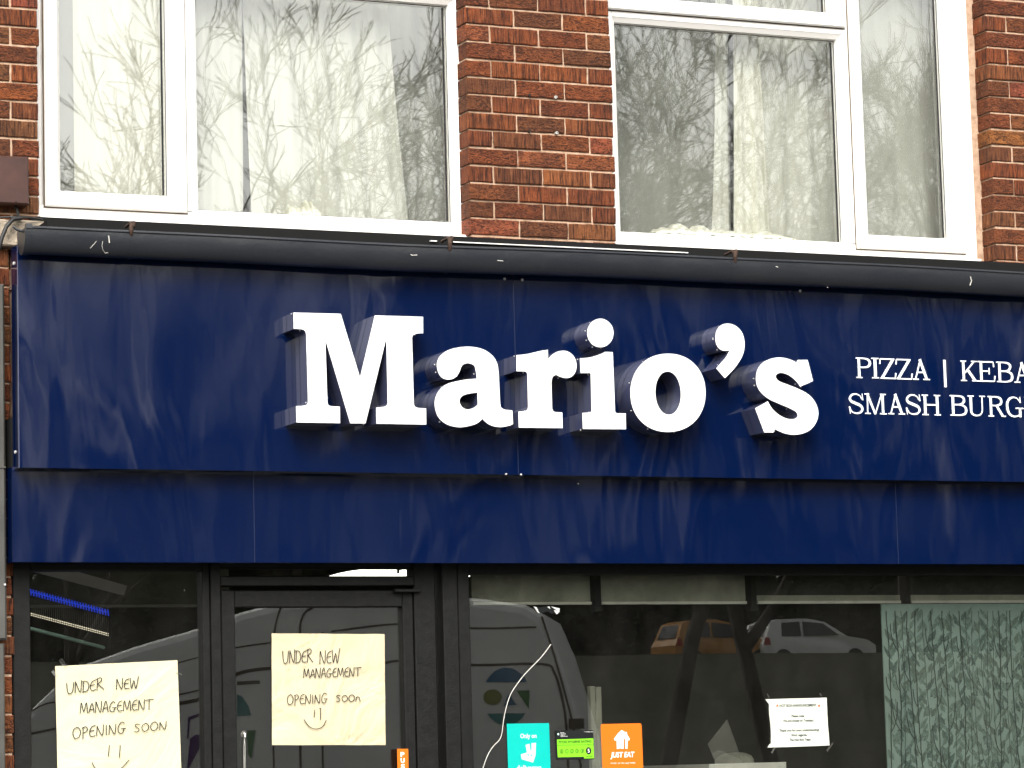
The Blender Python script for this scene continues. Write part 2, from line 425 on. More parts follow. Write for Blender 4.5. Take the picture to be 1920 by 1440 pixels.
# x, distance in front of the facade, height of the top above eye-level datum, kind
spots=[(3.4,19,7.7,1),(6.2,18.5,9.2,0),(8.4,20,9.9,1),(9.4,18,9.7,0),(12.0,19.5,10.3,1),(9.55,12.9,8.75,3),(15.6,18.5,9.6,0),(.6,21,8.2,0),(18,22,10.2,1),(-2.5,20,8.5,1)]
for x in (4,17): spots.append((x+rng.uniform(-1.5,1.5),36+rng.uniform(0,6),rng.uniform(9.5,12),rng.choice((0,1,2))))
for k in range(26): spots.append((25+k*1.5+rng.uniform(-.6,.6),82+rng.uniform(0,14),rng.uniform(15,19),rng.choice((0,1,2))))
for k in range(7): spots.append((6+k*3+rng.uniform(-.6,.6),82+rng.uniform(0,12),rng.uniform(11,17),rng.choice((0,1,2))))
for i,(x,d_,zt_,k) in enumerate(spots):
    y=-d_; o=protos[k] if k not in used else copy_tree(protos[k]); used.add(k)
    s_=(zt_-bank(y))/PH[k]; o.location=(x,y,bank(y)); o.rotation_euler=(0,0,rng.random()*6.28); o.scale=(s_,s_,s_)
# dark undergrowth behind the cars
mb=MB(); rng=random.Random(9)
for i in range(60000):
    x=rng.uniform(8,76); h=4.4+1.8*noise.noise(Vector((x*.2,0,0)))+1.0*noise.noise(Vector((x*.8,3,0))); y=-81.5-rng.random()*5; z=bank(y)+rng.random()**1.25*h
    if i%4==0: y-=3
    a=rng.uniform(.09,.24)*(2.2 if i%4==0 else 1); d1=Vector((rng.gauss(0,1),rng.gauss(0,1),rng.gauss(0,1))).normalized()*a; d2=d1.orthogonal().normalized()*a*.55
    c=Vector((x,y,z)); mb.quad(c-d1,c-d2,c+d1,c+d2)
tag(mb.build('undergrowth',M['hedge']),kind='stuff')

# ---------------------------------------------------------------- vehicles mirrored in the shop glass
def frame_xf(A,B,z):
    """local (s along A->B, t to the visible side, z)"""
    A=Vector((A[0],A[1],0)); B=Vector((B[0],B[1],0)); e=(B-A).normalized(); n=Vector((-e.y,e.x,0))
    return lambda s,t,h: tuple(A+e*s+n*t+Vector((0,0,z+h)))
def hull(mb,xf,prof,half,inset_from=None,inset=0.0,mi=0):
    """side profile given a width; points above inset_from lean inwards"""
    P=[]
    for sgn in (1,-1):
        for s,h in prof:
            wd=half-(inset*max(0,(h-inset_from))/1.0 if inset_from is not None else 0)
            P.append(xf(s,sgn*wd,h))
    n=len(prof); fs=[tuple(range(n)),tuple(range(2*n-1,n-1,-1))]
    for i in range(n):
        j=(i+1)%n; fs.append((i,n+i,n+j,j))
    mb.add(P,fs,mi)
def wheel(mb,xf,s,t,r,wd,mi):
    vs=[];n=20
    for sd_ in (0,1):
        for k in range(n): a=2*math.pi*k/n; vs.append(xf(s+math.cos(a)*r,t+(wd if sd_ else 0),r+math.sin(a)*r))
    fs=[tuple(range(n)),tuple(range(2*n-1,n-1,-1))]+[(k,(k+1)%n,n+(k+1)%n,n+k) for k in range(n)]
    mb.add(vs,fs,mi)
VA,VB=(2.42,-16.3),(6.64,-13.9)
van=thing('delivery_van','white delivery van with a round emblem, mirrored in the shop glass','van',(VA[0],VA[1],0))
xf=frame_xf(VA,VB,0.0)
_e=(Vector((VB[0],VB[1],0))-Vector((VA[0],VA[1],0))).normalized(); _n=Vector((-_e.y,_e.x,0)); _o=Vector((VA[0],VA[1],0))+_n*.95
def VS(px,py):
    """(s, height) on the flank of the van whose mirror image lies at that pixel"""
    d=FW+RT*((px-960)/FPX)-UP*((py-720)/FPX); c=Vector((CAM.x,-CAM.y,CAM.z)); d=Vector((d.x,-d.y,d.z))
    t=(_o-c).dot(_n)/d.dot(_n); q=c+d*t; return ((q-_o).dot(_e),q.z)
sil=[VS(*q) for q in ((40,1352),(58,1327),(105,1282),(150,1247),(250,1212),(383,1173),(450,1147),(520,1129),(620,1118),(760,1114),(900,1122),(985,1134),(1016,1152),(1046,1220),(1085,1347),(1112,1450))]
sil=[(sil[0][0]-.25,.5),(sil[0][0]-.25,1.2)]+sil+[(sil[-1][0]+.03,.9),(sil[-1][0]+.03,.5)]
mb=MB(); n=len(sil); cs=sum(q[0] for q in sil)/n; ch=1.3
lay=[(.93,.985),(.95,.965)] 
rings=[]
for t,k in ((.86,1.0),(.93,.985),(.95,.955)):
    rings.append([xf(cs+(q[0]-cs)*(1-(1-k)*.5),t,ch+(q[1]-ch)*k) for q in sil])
rings.append([xf(q[0],-.95,q[1]) for q in sil])
order=[rings[3],rings[0],rings[1],rings[2]]
vs=[q for r_ in order for q in r_]
fs=[tuple(range(n)),tuple(range(4*n-1,3*n-1,-1))]+[(k*n+i,k*n+(i+1)%n,(k+1)*n+(i+1)%n,(k+1)*n+i) for k in range(3) for i in range(n)]
mb.add(vs,fs); mb.build('body',M['vanwhite'],van)
def vline(mb,P,wd,off=.953):
    Q=[VS(*q) for q in (crom(P,4) if len(P)>2 else P)]; V=[];F=[]
    for i,q in enumerate(Q):
        a=Vector(Q[max(i-1,0)]); b=Vector(Q[min(i+1,len(Q)-1)]); t=(b-a).normalized(); nn=Vector((-t.y,t.x))*wd/2
        V+=[xf(q[0]+nn.x,off,q[1]+nn.y),xf(q[0]-nn.x,off,q[1]-nn.y)]
    for i in range(len(Q)-1): F.append((2*i,2*i+1,2*i+3,2*i+2))
    mb.add(V,F)
for P,wd in (([(527,1138),(520,1160),(514,1200),(512,1300),(514,1440)],.016),([(587,1140),(574,1147),(566,1162),(563,1186),(562,1300),(564,1440)],.02),([(333,1243),(383,1230),(444,1214),(508,1205)],.012),
    ([(58,1334),(105,1316),(220,1330),(335,1303),(383,1292)],.014),([(300,1330),(335,1320),(383,1307),(445,1264),(508,1253)],.03),([(58,1376),(105,1366)],.02),([(622,1184),(758,1169),(890,1178),(1006,1176)],.016),
    ([(722,1243),(758,1239),(889,1247),(1017,1245),(1040,1262),(1054,1307),(1062,1358),(1066,1440)],.022),([(1016,1156),(1040,1230),(1072,1347),(1090,1440)],.018),([(445,1281),(488,1279)],.03),([(640,1240),(700,1236)],.02),([(605,1185),(604,1300),(606,1440)],.016)):
    mb=MB(); vline(mb,P,wd); mb.build('panel_gap',M['seam'],van)
def vpoly(mb,P,mi,off=.956): mb.add([xf(q[0],off,q[1]) for q in (VS(*p) for p in P)],[tuple(range(len(P)))],mi)
ec=lambda x,y:(860+x/3.555,1040+y/3.555)
def arc_(a0,a1,cx=320,cy=945,rx=158,ry=192,n=16): return [ec(cx+rx*math.cos(a0+(a1-a0)*k/n),cy+ry*math.sin(a0+(a1-a0)*k/n)) for k in range(n+1)]
mb=MB(); vpoly(mb,arc_(-2.62,-.52),0); vpoly(mb,arc_(.62,2.5),3); vpoly(mb,arc_(0,6.2,228,950,62,52),1,.958); vpoly(mb,[ec(385,905),ec(475,905),ec(470,1030)],2); vpoly(mb,[ec(335,925),ec(385,1000),ec(300,1008)],0,.959); mb.build('emblem',[M['blueprint'],M['oliveprint'],M['greenprint'],M['tealprint']],van)
for P_,k_ in (([(445,1302),(455,1306),(466,1323),(472,1341),(445,1343)],'tealprint'),([(463,1370),(480,1369),(472,1423),(466,1415)],'greenprint'),([(350,1450),(357,1385),(368,1377),(380,1378),(382,1390),(368,1415)],'purpleprint'),([(353,1345),(383,1334),(383,1339),(357,1350),(354,1385),(351,1385)],'purpleprint')):
    mb=MB(); vpoly(mb,P_,0,.957); mb.build('printed_graphic',M[k_],van)
a_=VS(1068,1348); b_=VS(1096,1366); mb=MB(); mb.add([xf(s_,t_,h_) for s_,h_ in (a_,(b_[0],a_[1]),b_,(a_[0],b_[1])) for t_ in (.93,1.03)],[(1,3,5,7),(0,1,7,6),(0,2,3,1),(2,4,5,3),(4,6,7,5)]); mb.build('hinge',M['seam'],van)
for s_ in (.7,4.1):
    mb=MB(); wheel(mb,xf,s_,.72,.36,.235,0); mb.build('wheel',M['tyre'],van)
def hatch(name,label,A,B,z,paint):
    car=thing(name,label,'car',(A[0],A[1],z)); xf=frame_xf(A,B,z); L=(Vector(B)-Vector(A)).length; k=L/3.7
    prof=[(0,.35),(-.02,.75),(.12,.95),(.30,1.40),(.6,1.49),(1.5,1.52),(2.1,1.40),(2.75,.98),(3.4,.86),(3.68,.70),(3.7,.35)]
    mb=MB(); hull(mb,xf,[(s*k,h) for s,h in prof],.82,.9,.22); mb.build('body',paint,car)
    mb=MB()
    for P in ([(.62,.98),(.66,1.38),(1.25,1.43),(1.25,.98)],[(1.34,.98),(1.34,1.43),(2.02,1.36),(2.5,1.0)]):
        mb.add([xf(s*k,.82-.22*max(0,h-.9)+.006,h) for s,h in P],[(0,1,2,3)])
    mb.build('side_window',M['carglass'],car)
    mb=MB(); mb.add([xf(s*k,t,h) for s,t,h in ((.1,-.6,.97),(.1,.6,.97),(.27,.55,1.36),(.27,-.55,1.36))],[(0,1,2,3)]); mb.build('rear_window',M['carglass'],car)
    mb=MB()
    mb.add([xf(s*k,.828,h) for s,h in ((.02,.72),(.25,.72),(.2,.95),(.06,.95))],[(0,1,2,3)]); mb.build('tail_lamp',M['redlamp'],car)
    for s in (.65,3.0):
        mb=MB(); wheel(mb,xf,s*k,.64,.3,.2,0); mb.build('wheel',M['tyre'],car)
    return car
yx=U(1262,1243,73)[0]; wx=U(1420,1243,73)[0]
hatch('parked_car','small yellow hatchback parked on the far road, mirrored in the shop glass',(yx,-73.6),(yx+3.5,-73.6),4.38,M['taxi'])
hatch('parked_car','small white hatchback parked ahead of the yellow car, mirrored in the shop glass',(wx,-73.4),(wx+3.9,-73.4),4.38,M['vanwhite'])

# ================================================================ the brick building
bld=thing('brick_building','red rustic brick building with white framed windows above the shop','building',(0,0,0))
CO=.075; ZC=4.322                      # a bed joint of the wall lies at ZC
XR=4.6                                 # the facade is built this far to the right
wall=MB()
def bricks(x0,x1,k0,k1,phase,edgeL=True,edgeR=True,y0=0.0,depth=.105,rng=random.Random(3),cl=None):
    """stretcher bond; course k lies between ZC+k*CO and ZC+(k+1)*CO"""
    for k in range(k0,k1):
        zb=ZC+k*CO; x=x0-(.1125 if (k+phase)%2 else 0) 
        while x<x1-.01:
            a=max(x,x0); b=min(x+.225,x1)
            if b-a>.03:
                j=.0042; aa=a+(j if a>x0 or not edgeL else 0)+rng.uniform(-.001,.001); bb=b-(j if b<x1 or not edgeR else 0)+rng.uniform(-.0015,.0015)
                if a<=x0 and edgeL: aa+=rng.uniform(-.004,.004)
                if b>=x1 and edgeR: bb+=rng.uniform(-.006,.004)
                y=y0+rng.uniform(-.0025,.0025); z0=zb+.0045+rng.uniform(-.0015,.0015); z1=zb+CO-.0045+rng.uniform(-.0015,.0015)
                one_brick(aa,bb,y,y0+depth,z0,z1,rng)
            x+=.225
def one_brick(x0,x1,y0,y1,z0,z1,rng):
    """rough brick: front face and arrises cut into a grid and roughened"""
    nx=max(3,int((x1-x0)/.03)); nz=3; c=.004
    xs=[x0,x0+c]+[x0+c+(x1-x0-2*c)*i/nx for i in range(1,nx)]+[x1-c,x1]; zs=[z0,z0+c]+[z0+c+(z1-z0-2*c)*i/nz for i in range(1,nz)]+[z1-c,z1]
    NX=len(xs);NZ=len(zs); s=rng.random()*100; vs=[]
    for iz,z in enumerate(zs):
        for ix,x in enumerate(xs):
            e=(ix in(0,NX-1)) or (iz in (0,NZ-1))
            p=Vector((x*45+s,z*45,s))
            dx=noise.noise(p)*.0022; dz=noise.noise(p+Vector((9,4,0)))*.0018; dy=noise.noise(p*1.7)*.0018
            vs.append((x+dx,y0+(.0032 if e else 0)+dy,z+dz))
    fs=[(iz*NX+ix,iz*NX+ix+1,(iz+1)*NX+ix+1,(iz+1)*NX+ix) for iz in range(NZ-1) for ix in range(NX-1)]
    # sides
    B=len(vs); per=[ix for ix in range(NX)]+[iz*NX+NX-1 for iz in range(1,NZ)]+[(NZ-1)*NX+ix for ix in range(NX-2,-1,-1)]+[iz*NX for iz in range(NZ-2,0,-1)]
    for i in per: vs.append((vs[i][0],y1,vs[i][2]))
    n=len(per)
    for i in range(n):
        j=(i+1)%n; fs.append((per[j],per[i],B+i,B+j))
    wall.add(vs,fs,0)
# pier edges
xL1=U(73,200,0)[0]; xM0=U(871,200,.06)[0]; xM1=U(1149,200,0)[0]; xR0=U(1855,200,0)[0]
xM0=xM1-.675
KB=-9; KT=12
bricks(xL1-4.5,xL1,KB-2,KT,0)
bricks(xM0,xM1,KB-2,KT,0)
bricks(xR0,XR,KB-3,KT,1)
# mortar behind and between the bricks
for a,b in ((xL1-4.5,xL1),(xM0,xM1),(xR0,XR)):
    wall.box(a+.007,b-.007,.0075,.13,ZC+(KB-3)*CO,ZC+KT*CO,1)
# head of the wall over the windows and the hidden spandrel below them
HZ=ZC+KT*CO
bricks(xL1-4.5,XR,KT,KT+6,0)
wall.box(-6.5,XR,.0075,.13,HZ-.002,HZ+6*CO,1)
SILL=U(612,430,.09)[1]
wall.box(-6.5,XR,.02,.13,2.36,ZC+(KB-3)*CO-.003,1)
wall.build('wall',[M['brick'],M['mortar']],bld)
# screw plugs left in the middle pier
for px,py in ((992.5,178.5),(1041.5,182.5),(993,245.5),(1043.5,249.5)):
    x,z=U(px,py,-.004); mb=MB(); n=12
    mb.tube([(x,-.010,z),(x,.01,z)],.0062,n,0); mb.tube([(x,-.0106,z),(x,-.0095,z)],.0028,8,1)
    mb.build('screw_plug',[M['whitepart'] if px>1000 else M['rust'],M['black']],bld)

# ---------------------------------------------------------------- windows
FY=.09
OUT=[(0,.17),(0,FY),(.040,FY),(.052,FY+.012),(.052,.17)]
SASH=[(0,FY+.02),(0,FY-.012),(.006,FY-.018),(.050,FY-.018),(.066,FY+.004),(.070,FY+.03),(.070,.16)]
BEAD=[(0,FY+.001),(.002,FY-.001),(.030,FY+.016),(.033,FY+.035),(.033,.16)]
def X(px,py=200,Y=FY): return U(px,py,Y)[0]
def Z(px,py,Y=FY): return U(px,py,Y)[1]
def pane(parent,x0,x1,z0,z1,mat='glass',name='pane'):
    mb=MB(); mb.box(x0,x1,.128,.146,z0,z1); mb.build(name,M[mat],parent)
    mb=MB(); mb.ring(x0-.004,x1+.004,z0-.004,z1+.004,[(0,.1265),(.0085,.1265),(.0085,.128)]); 
    mb.box(x1-.0215,x1-.0135,.126,.1278,z0+.008,z1-.008)
    mb.build('gasket',M['gasket'],parent)
def casement(win,x0,x1,z0,z1):
    mb=MB(); mb.ring(x0,x1,z0,z1,SASH); o=mb.build('sash',M['upvc'],win)
    mb=MB(); mb.ring(x0-.005,x1+.005,z0-.005,z1+.005,[(0,FY-.002),(.006,FY-.002)]); mb.build('seal',M['seam'],win)
    for ex,sx_ in ((x0,1),(x1,-1)):
        mb=MB(); mb.ribbon([(ex+sx_*.007,z0+.007),(ex+sx_*.049,z0+.049)],.0016,FY-.0186); mb.build('mitre_joint',M['mitre'],win)
    pane(win,x0+.068,x1-.068,z0+.068,z1-.068,'glass_flat')
def fixed(win,x0,x1,z0,z1):
    mb=MB(); mb.ring(x0,x1,z0,z1,BEAD); mb.build('glazing_bead',M['upvc'],win)
    pane(win,x0+.031,x1-.031,z0+.031,z1-.031)
def sill(win,x0,x1,z):
    mb=MB(); mb.bbox(x0,x1,FY-.045,.17,z-.022,z-.0025,.006); mb.build('sill',M['upvc'],win)
    mb=MB(); mb.box(x0,x1,FY-.004,.16,z-.0025,z+.001); mb.build('sill_joint',M['seam'],win)
ZT=HZ-.004
# left window
w1=bpy.data.objects.new('window',None); COL.objects.link(w1); w1.parent=bld; w1['label']='left window with net curtains over a casement and a wide pane'
xa=X(58); xb=X(880); zb=SILL
mb=MB(); mb.ring(xa,xb,zb,ZT,OUT)
cs0=X(82); cs1=X(347); fx0=X(352); 
zc=Z(225,394); zfb=Z(612,404)-.031; zft=Z(612,-10)+.031
mb.box(cs1-.004,fx0+.012,FY+.0005,.168,zb+.05,ZT-.05)                       # mullion
mb.box(fx0+.002,xb-.045,FY+.001,.168,zft-.008,zft+.05)                 # transom
mb.build('frame',M['upvc'],w1)
casement(w1,cs0,cs1,zc,ZT-.03)
fx1=X(847)+.031
fixed(w1,X(371)-.031,fx1,zfb,zft)
casement(w1,X(371)-.031,fx1,zft+.02,ZT-.03)
mb=MB(); mb.box(xa+.04,xb-.04,FY+.004,.165,zb+.03,zfb+.006); mb.box(fx1-.004,xb-.03,FY+.006,.165,zb+.03,ZT-.05); mb.build('frame_filler',M['upvc'],w1)
sill(w1,xa-.01,xb+.004,zb)
# right window
w2=bpy.data.objects.new('window',None); COL.objects.link(w2); w2.parent=bld; w2['label']='right window with a top light, grey netting and a narrow casement'
xa2=X(1136); xb2=X(1819,250); zb2=zb
mb=MB(); mb.ring(xa2,xb2,zb2,ZT,OUT)
g0=X(1161,250)-.031; g1=X(1578,250)+.031; k0=X(1597,250); k1=X(1799,250)
zgt=Z(1365,57)+.031; zgb=Z(1377,447)-.031
mb.box(g1-.004,k0+.004,FY+.0005,.168,zb2+.05,ZT-.05)
ztl=Z(1365,36)
mb.box(xa2+.045,g1+.002,FY+.001,.168,zgt-.008,ztl+.02)
mb.build('frame',M['upvc'],w2)
fixed(w2,g0,g1,zgb,zgt)
casement(w2,g0-.012,g1+.002,ztl,ZT-.03)
casement(w2,k0,k1,Z(1700,471),ZT-.03)
mb=MB(); mb.box(xa2+.03,g0+.006,FY+.006,.165,zb2+.03,ZT-.05); mb.box(xa2+.04,xb2-.04,FY+.004,.165,zb2+.03,zgb+.006); mb.build('frame_filler',M['upvc'],w2)
sill(w2,xa2-.004,xb2+.004,zb2)
# plaster strip between frame and right pier, rooms behind
mb=MB(); mb.box(xb2+.001,xb2+.014,FY+.01,.16,zb2,ZT); mb.box(xb2+.0145,xR0+.02,FY+.012,.16,zb2-.03,ZT,1); mb.build('sealant',[M['upvc'],M['mortar']],bld)
def room(x0,x1,z0,z1,y0,y1,mat,name):
    mb=MB()
    for q in (((x0,y1,z0),(x1,y1,z0),(x1,y1,z1),(x0,y1,z1)),((x0,y0,z0),(x0,y1,z0),(x0,y1,z1),(x0,y0,z1)),((x1,y1,z0),(x1,y0,z0),(x1,y0,z1),(x1,y1,z1)),
              ((x0,y0,z0),(x1,y0,z0),(x1,y1,z0),(x0,y1,z0)),((x0,y0,z1),(x0,y1,z1),(x1,y1,z1),(x1,y0,z1))): mb.quad(*q)
    o=mb.build(name,mat); o['kind']='structure'; return o
room(-2.9,XR-.1,3.2,HZ+.05,.172,3.4,M['room'],'upstairs_interior')

# ---------------------------------------------------------------- curtains
def curtain(name,label,mat,top,bot,zt,zb_,Y,folds,amp,seed,group=None,lean=0.0):
    rng=random.Random(seed); nx=max(24,folds*14); nz=24; vs=[];fs=[]
    ph=[rng.uniform(0,6.28) for _ in range(5)]
    for j in range(nz+1):
        v=j/nz; xl=top[0]+(bot[0]-top[0])*v**1.6; xr=top[1]+(bot[1]-top[1])*v**1.6
        for i in range(nx+1):
            u=i/nx; a=2*math.pi*folds*u
            d=amp*(math.sin(a+ph[0]+.5*math.sin(v*3+ph[1]))+.45*math.sin(a*2.3+ph[2]+v*.8)+.3*math.sin(a*.47+ph[3]))
            vs.append((xl+(xr-xl)*u+.25*d,Y+d+lean*v,zt+(zb_-zt)*v+.008*math.sin(a*.5+ph[4])*(v>.95)))
    for j in range(nz):
        for i in range(nx): fs.append((j*(nx+1)+i,j*(nx+1)+i+1,(j+1)*(nx+1)+i+1,(j+1)*(nx+1)+i))
    mb=MB(); mb.add(vs,fs,0,True); o=mb.build(name,mat); return tag(o,label,'curtain',group)
cz=zb+.02; ct=ZT-.02
def CX(px,Y=.26): return U(px,250,Y)[0]
curtain('net_curtain','bright white curtain behind the far left casement',M['cloth'],(CX(140),CX(330)),(CX(140),CX(330)),ct,cz,.27,3,.006,1)
curtain('net_curtain','thin net hanging full width behind the far left casement',M['net_thin'],(CX(95),CX(345)),(CX(95),CX(345)),ct,cz,.36,2,.006,2)
curtain('net_curtain','pale net curtain left of the dark slit in the left window',M['net'],(CX(355),CX(457)),(CX(355),CX(452)),ct,cz,.25,2,.006,3)
curtain('net_curtain','wide pale net curtain right of the dark slit in the left window',M['net'],(CX(458),CX(727)),(CX(470),CX(765)),ct,cz,.26,5,.007,4)
curtain('net_curtain','grey net curtain along the right side of the left window',M['net_thin'],(CX(560,.4),CX(880,.4)),(CX(560,.4),CX(880,.4)),ct,cz,.42,5,.009,5)
curtain('net_curtain','dim grey net filling the left of the right window',M['net_thin'],(CX(1140,.55),CX(1372,.55)),(CX(1140,.55),CX(1362,.55)),ct,cz,.55,2,.010,6)
curtain('net_curtain','bright folded curtain strip in the middle of the right window',M['cloth'],(CX(1380),CX(1425)),(CX(1364),CX(1434)),ct,cz,.24,2,.007,7)
curtain('net_curtain','narrow grey-white fold left of the dark slit in the right window',M['net_mid'],(CX(1352,.3),CX(1370,.3)),(CX(1326,.3),CX(1360,.3)),ct,cz,.30,1,.004,13)
curtain('net_curtain','pale net to the right of the folded strip in the right window',M['net'],(CX(1425,.3),CX(1600,.3)),(CX(1430,.3),CX(1600,.3)),ct,cz,.31,3,.006,8)
curtain('net_curtain','pale net behind the narrow right casement',M['net_mid'],(CX(1610,.3),CX(1757,.3)),(CX(1610,.3),CX(1772,.3)),ct,cz,.30,2,.006,9)
def heap(name,label,px0,px1,h,Y,seed):
    x0,x1=CX(px0,Y),CX(px1,Y); nx,ny=70,10; vs=[];fs=[]
    for j in range(ny+1):
        for i in range(nx+1):
            u=i/nx; t=math.pi*j/ny; x=x0+(x1-x0)*u
            hh=h*(.45+.55*abs(noise.noise(Vector((u*7+seed,0,seed)))*1.6))*min(1,u*6+.15,(1-u)*6+.15)
            k=.012*noise.noise(Vector((u*30,j*.6,seed)))
            vs.append((x,Y-.06*math.cos(t)+k,zb+.062+hh*math.sin(t)+k))
    for j in range(ny):
        for i in range(nx): fs.append((j*(nx+1)+i,j*(nx+1)+i+1,(j+1)*(nx+1)+i+1,(j+1)*(nx+1)+i))
    mb=MB(); mb.add(vs,fs,0,True); tag(mb.build(name,M['cloth']),label,'cloth')
heap('crumpled_cloth','crumpled pale cloth heaped on the inner sill of the right window',1205,1475,.065,.2,3)
heap('crumpled_cloth','small pale cloth corner lying low in the left window',528,592,.075,.2,8)

# ================================================================ gutter, flashing, beam, box, cable
gut=bpy.data.objects.new('gutter',None); COL.objects.link(gut); gut.parent=bld
GX0=U(47,450,-.36)[0]; gzt=U(58,423,-.38)[1]; gzb=U(300,487,-.33)[1]
GC=-.327; GR=.056; GD=gzt-gzb
mb=MB(); prof=[]
prof=[(GC-GR-.001,gzt-.012),(GC-GR-.006,gzt-.008),(GC-GR-.006,gzt-.001),(GC-GR,gzt),(GC-GR+.004,gzt-.004)]
arc=[(GC-GR*math.cos(a),gzt-.012-(GD-.012)*math.sin(a)) for a in [math.pi*i/22 for i in range(23)]]
outer=arc; inner=[(GC-(GR-.004)*math.cos(math.pi*i/22),gzt-.012-(GD-.016)*math.sin(math.pi*i/22)) for i in range(22,-1,-1)]
def extr(mb,prof,x0,x1,mi=0,smooth=True,nx=40):
    vs=[];fs=[];n=len(prof)
    for k in range(nx+1):
        x=x0+(x1-x0)*k/nx; sag=.0035*math.sin(x*1.7)+.002*math.sin(x*4.1+1)
        vs+=[(x,y,z+sag) for y,z in prof]
    for k in range(nx):
        for i in range(n-1): fs.append((k*n+i,k*n+i+1,(k+1)*n+i+1,(k+1)*n+i))
    mb.add(vs,fs,mi,smooth)
extr(mb,outer,GX0,XR); extr(mb,inner,GX0,XR); extr(mb,prof,GX0,XR,0,False)
mb.build('trough',M['gutter'],gut)
mb=MB(); n=len(outer); cap=[(GC-(GR+.004)*math.cos(math.pi*i/22),gzt-.008-(GD-.004)*math.sin(math.pi*i/22)) for i in range(23)]
sg=.0035*math.sin(GX0*1.7)+.002*math.sin(GX0*4.1+1)
mb.add([(GX0-.006,y,z+sg) for y,z in cap]+[(GX0+.018,y,z+sg) for y,z in cap],[tuple(range(23)),]+[(i,23+i,24+i,i+1) for i in range(22)])
mb.box(GX0-.004,GX0+.02,GC-GR-.01,GC-GR+.012,gzt-.012+sg,gzt+.006+sg); mb.tube([(GX0-.006,GC-.03,gzt-.02+sg),(GX0-.03,GC-.035,gzt-.016+sg),(GX0-.045,GC-.03,gzt-.002+sg)],.005,6)
mb.build('end_cap',M['gutter'],gut)
for px,py in ((246,430),(843,459),(1378,485)):
    x=U(px,py,-.385)[0]; sg=.0035*math.sin(x*1.7)+.002*math.sin(x*4.1+1); mb=MB()
    mb.tube([(x+.012,GC+.05,gzt+.03),(x+.01,GC-.02,gzt+.034),(x,GC-GR-.006,gzt+.018),(x-.002,GC-GR-.008,gzt-.004+sg),(x+.002,GC-GR+.002,gzt-.02+sg)],[.006,.006,.008,.009,.007],7)
    mb.tube([(x+.018,GC-.04,gzt+.036),(x+.012,GC-.045,gzt+.014)],.008,6)
    mb.build('clip',M['rust'],gut)
for px in (249,846,1376):
    x=U(px,470,-.385)[0]; mb=MB()
    vs=[]
    for k in range(2):
        sg=.0035*math.sin(x*1.7)+.002*math.sin(x*4.1+1)
        vs+=[(x+(.009 if k else -.009),GC-(GR+.0022)*math.cos(math.pi*i/22),gzt-.012+sg-(GD-.012+.0022)*math.sin(math.pi*i/22)) for i in range(23)]
    mb.add(vs,[(i,i+1,24+i,23+i) for i in range(22)],0,True); mb.build('joint_band',M['gutter'],gut)
mb=MB()
def gsurf(px,py):
    """point on the outside of the trough under a mark of the photograph"""
    x,z=U(px,py,-.38); s_=min(.98,max(.02,(gzt-.012-z)/(GD-.012))); a=math.asin(s_)
    return Vector((x,GC-(GR+.0015)*math.cos(a),gzt-.012-(GD-.012+.0015)*math.sin(a)))
for st,r in (([(203,442),(204,447),(205.5,455)],.0042),([(181,452),(176,458),(171,464)],.0017),([(193,452),(192,460),(195,467),(200,472),(206,472)],.0019),([(1819,519),(1822,526),(1821,534)],.004),([(770,477),(773,478.5),(782,478)],.003),([(933,488),(944,489)],.0022),([(1454,500),(1458,501)],.003),([(1560,541),(1562,542)],.003)):
    mb=MB(); P=[gsurf(*q) for q in st]; mb.tube(P,[r*.62]*len(P),5); mb.build('dropping_mark',M['dropping'],gut)
# black felt board above the gutter, thin pale edge
mb=MB(); fzt=U(1000,456,-.25)[1]; mb.box(-2.05,XR,-.25,.0,gzt-.05,fzt); mb.box(-2.05,XR,-.02,.06,gzt-.05,zb-.0245); mb.build('flashing',M['black'],bld)
mb=MB(); xs=[U(848,454,-.27)[0],U(1292,470,-.27)[0]]; zz=U(1000,460.5,-.26)[1]
mb.box(xs[0],xs[1],-.262,-.2505,zz-.002,zz+.002); x0_=U(809,453,-.27)[0]; mb.box(x0_,x0_+.028,-.262,-.2505,zz-.002,zz+.002); mb.build('felt_edge',M['upvc'],bld)
mb=MB(); bz0=U(15,461,-.1)[1]; bz1=U(15,411,-.1)[1]; mb.bbox(-6.4,-2.02,-.1,.0,bz0,bz1,.006); mb.build('concrete_beam',M['concrete'],bld)
bx1=U(54,340,-.07)[0]; z0_=U(30,383,-.07)[1]; z1_=U(30,293,-.07)[1]
ub=thing('utility_box','brown painted metal box on the brickwork at the far left','utility box',(bx1-.12,0,z0_))
mb=MB(); mb.bbox(bx1-.26,bx1,-.075,.002,z0_,z1_,.006); mb.build('case',M['brownbox'],ub)
mb=MB(); px0=U(30,378,-.0755)[0]; mb.box(px0-.003,px0+.003,-.0765,-.0745,z0_+.006,z0_+.010); mb.build('catch',M['black'],ub)
mb=MB(); P=[U3(28,383,-.03),U3(33,398,-.05),U3(35,410,-.11)]; mb.tube(P,.006,8)
P=[U3(-20,408,-.06),U3(20,407,-.11),U3(60,408,-.12),U3(80,412,-.10)]; mb.tube(P,.004,6)
P=[U3(40,409,-.12),U3(24,411,-.13),U3(12,425,-.14),U3(4,444,-.14),U3(-3,470,-.14),U3(-8,500,-.12)]; mb.tube(P,.0085,8)
tag(mb.build('cable',M['cable']),'black cable looping over the concrete beam end under the brown box','cable')
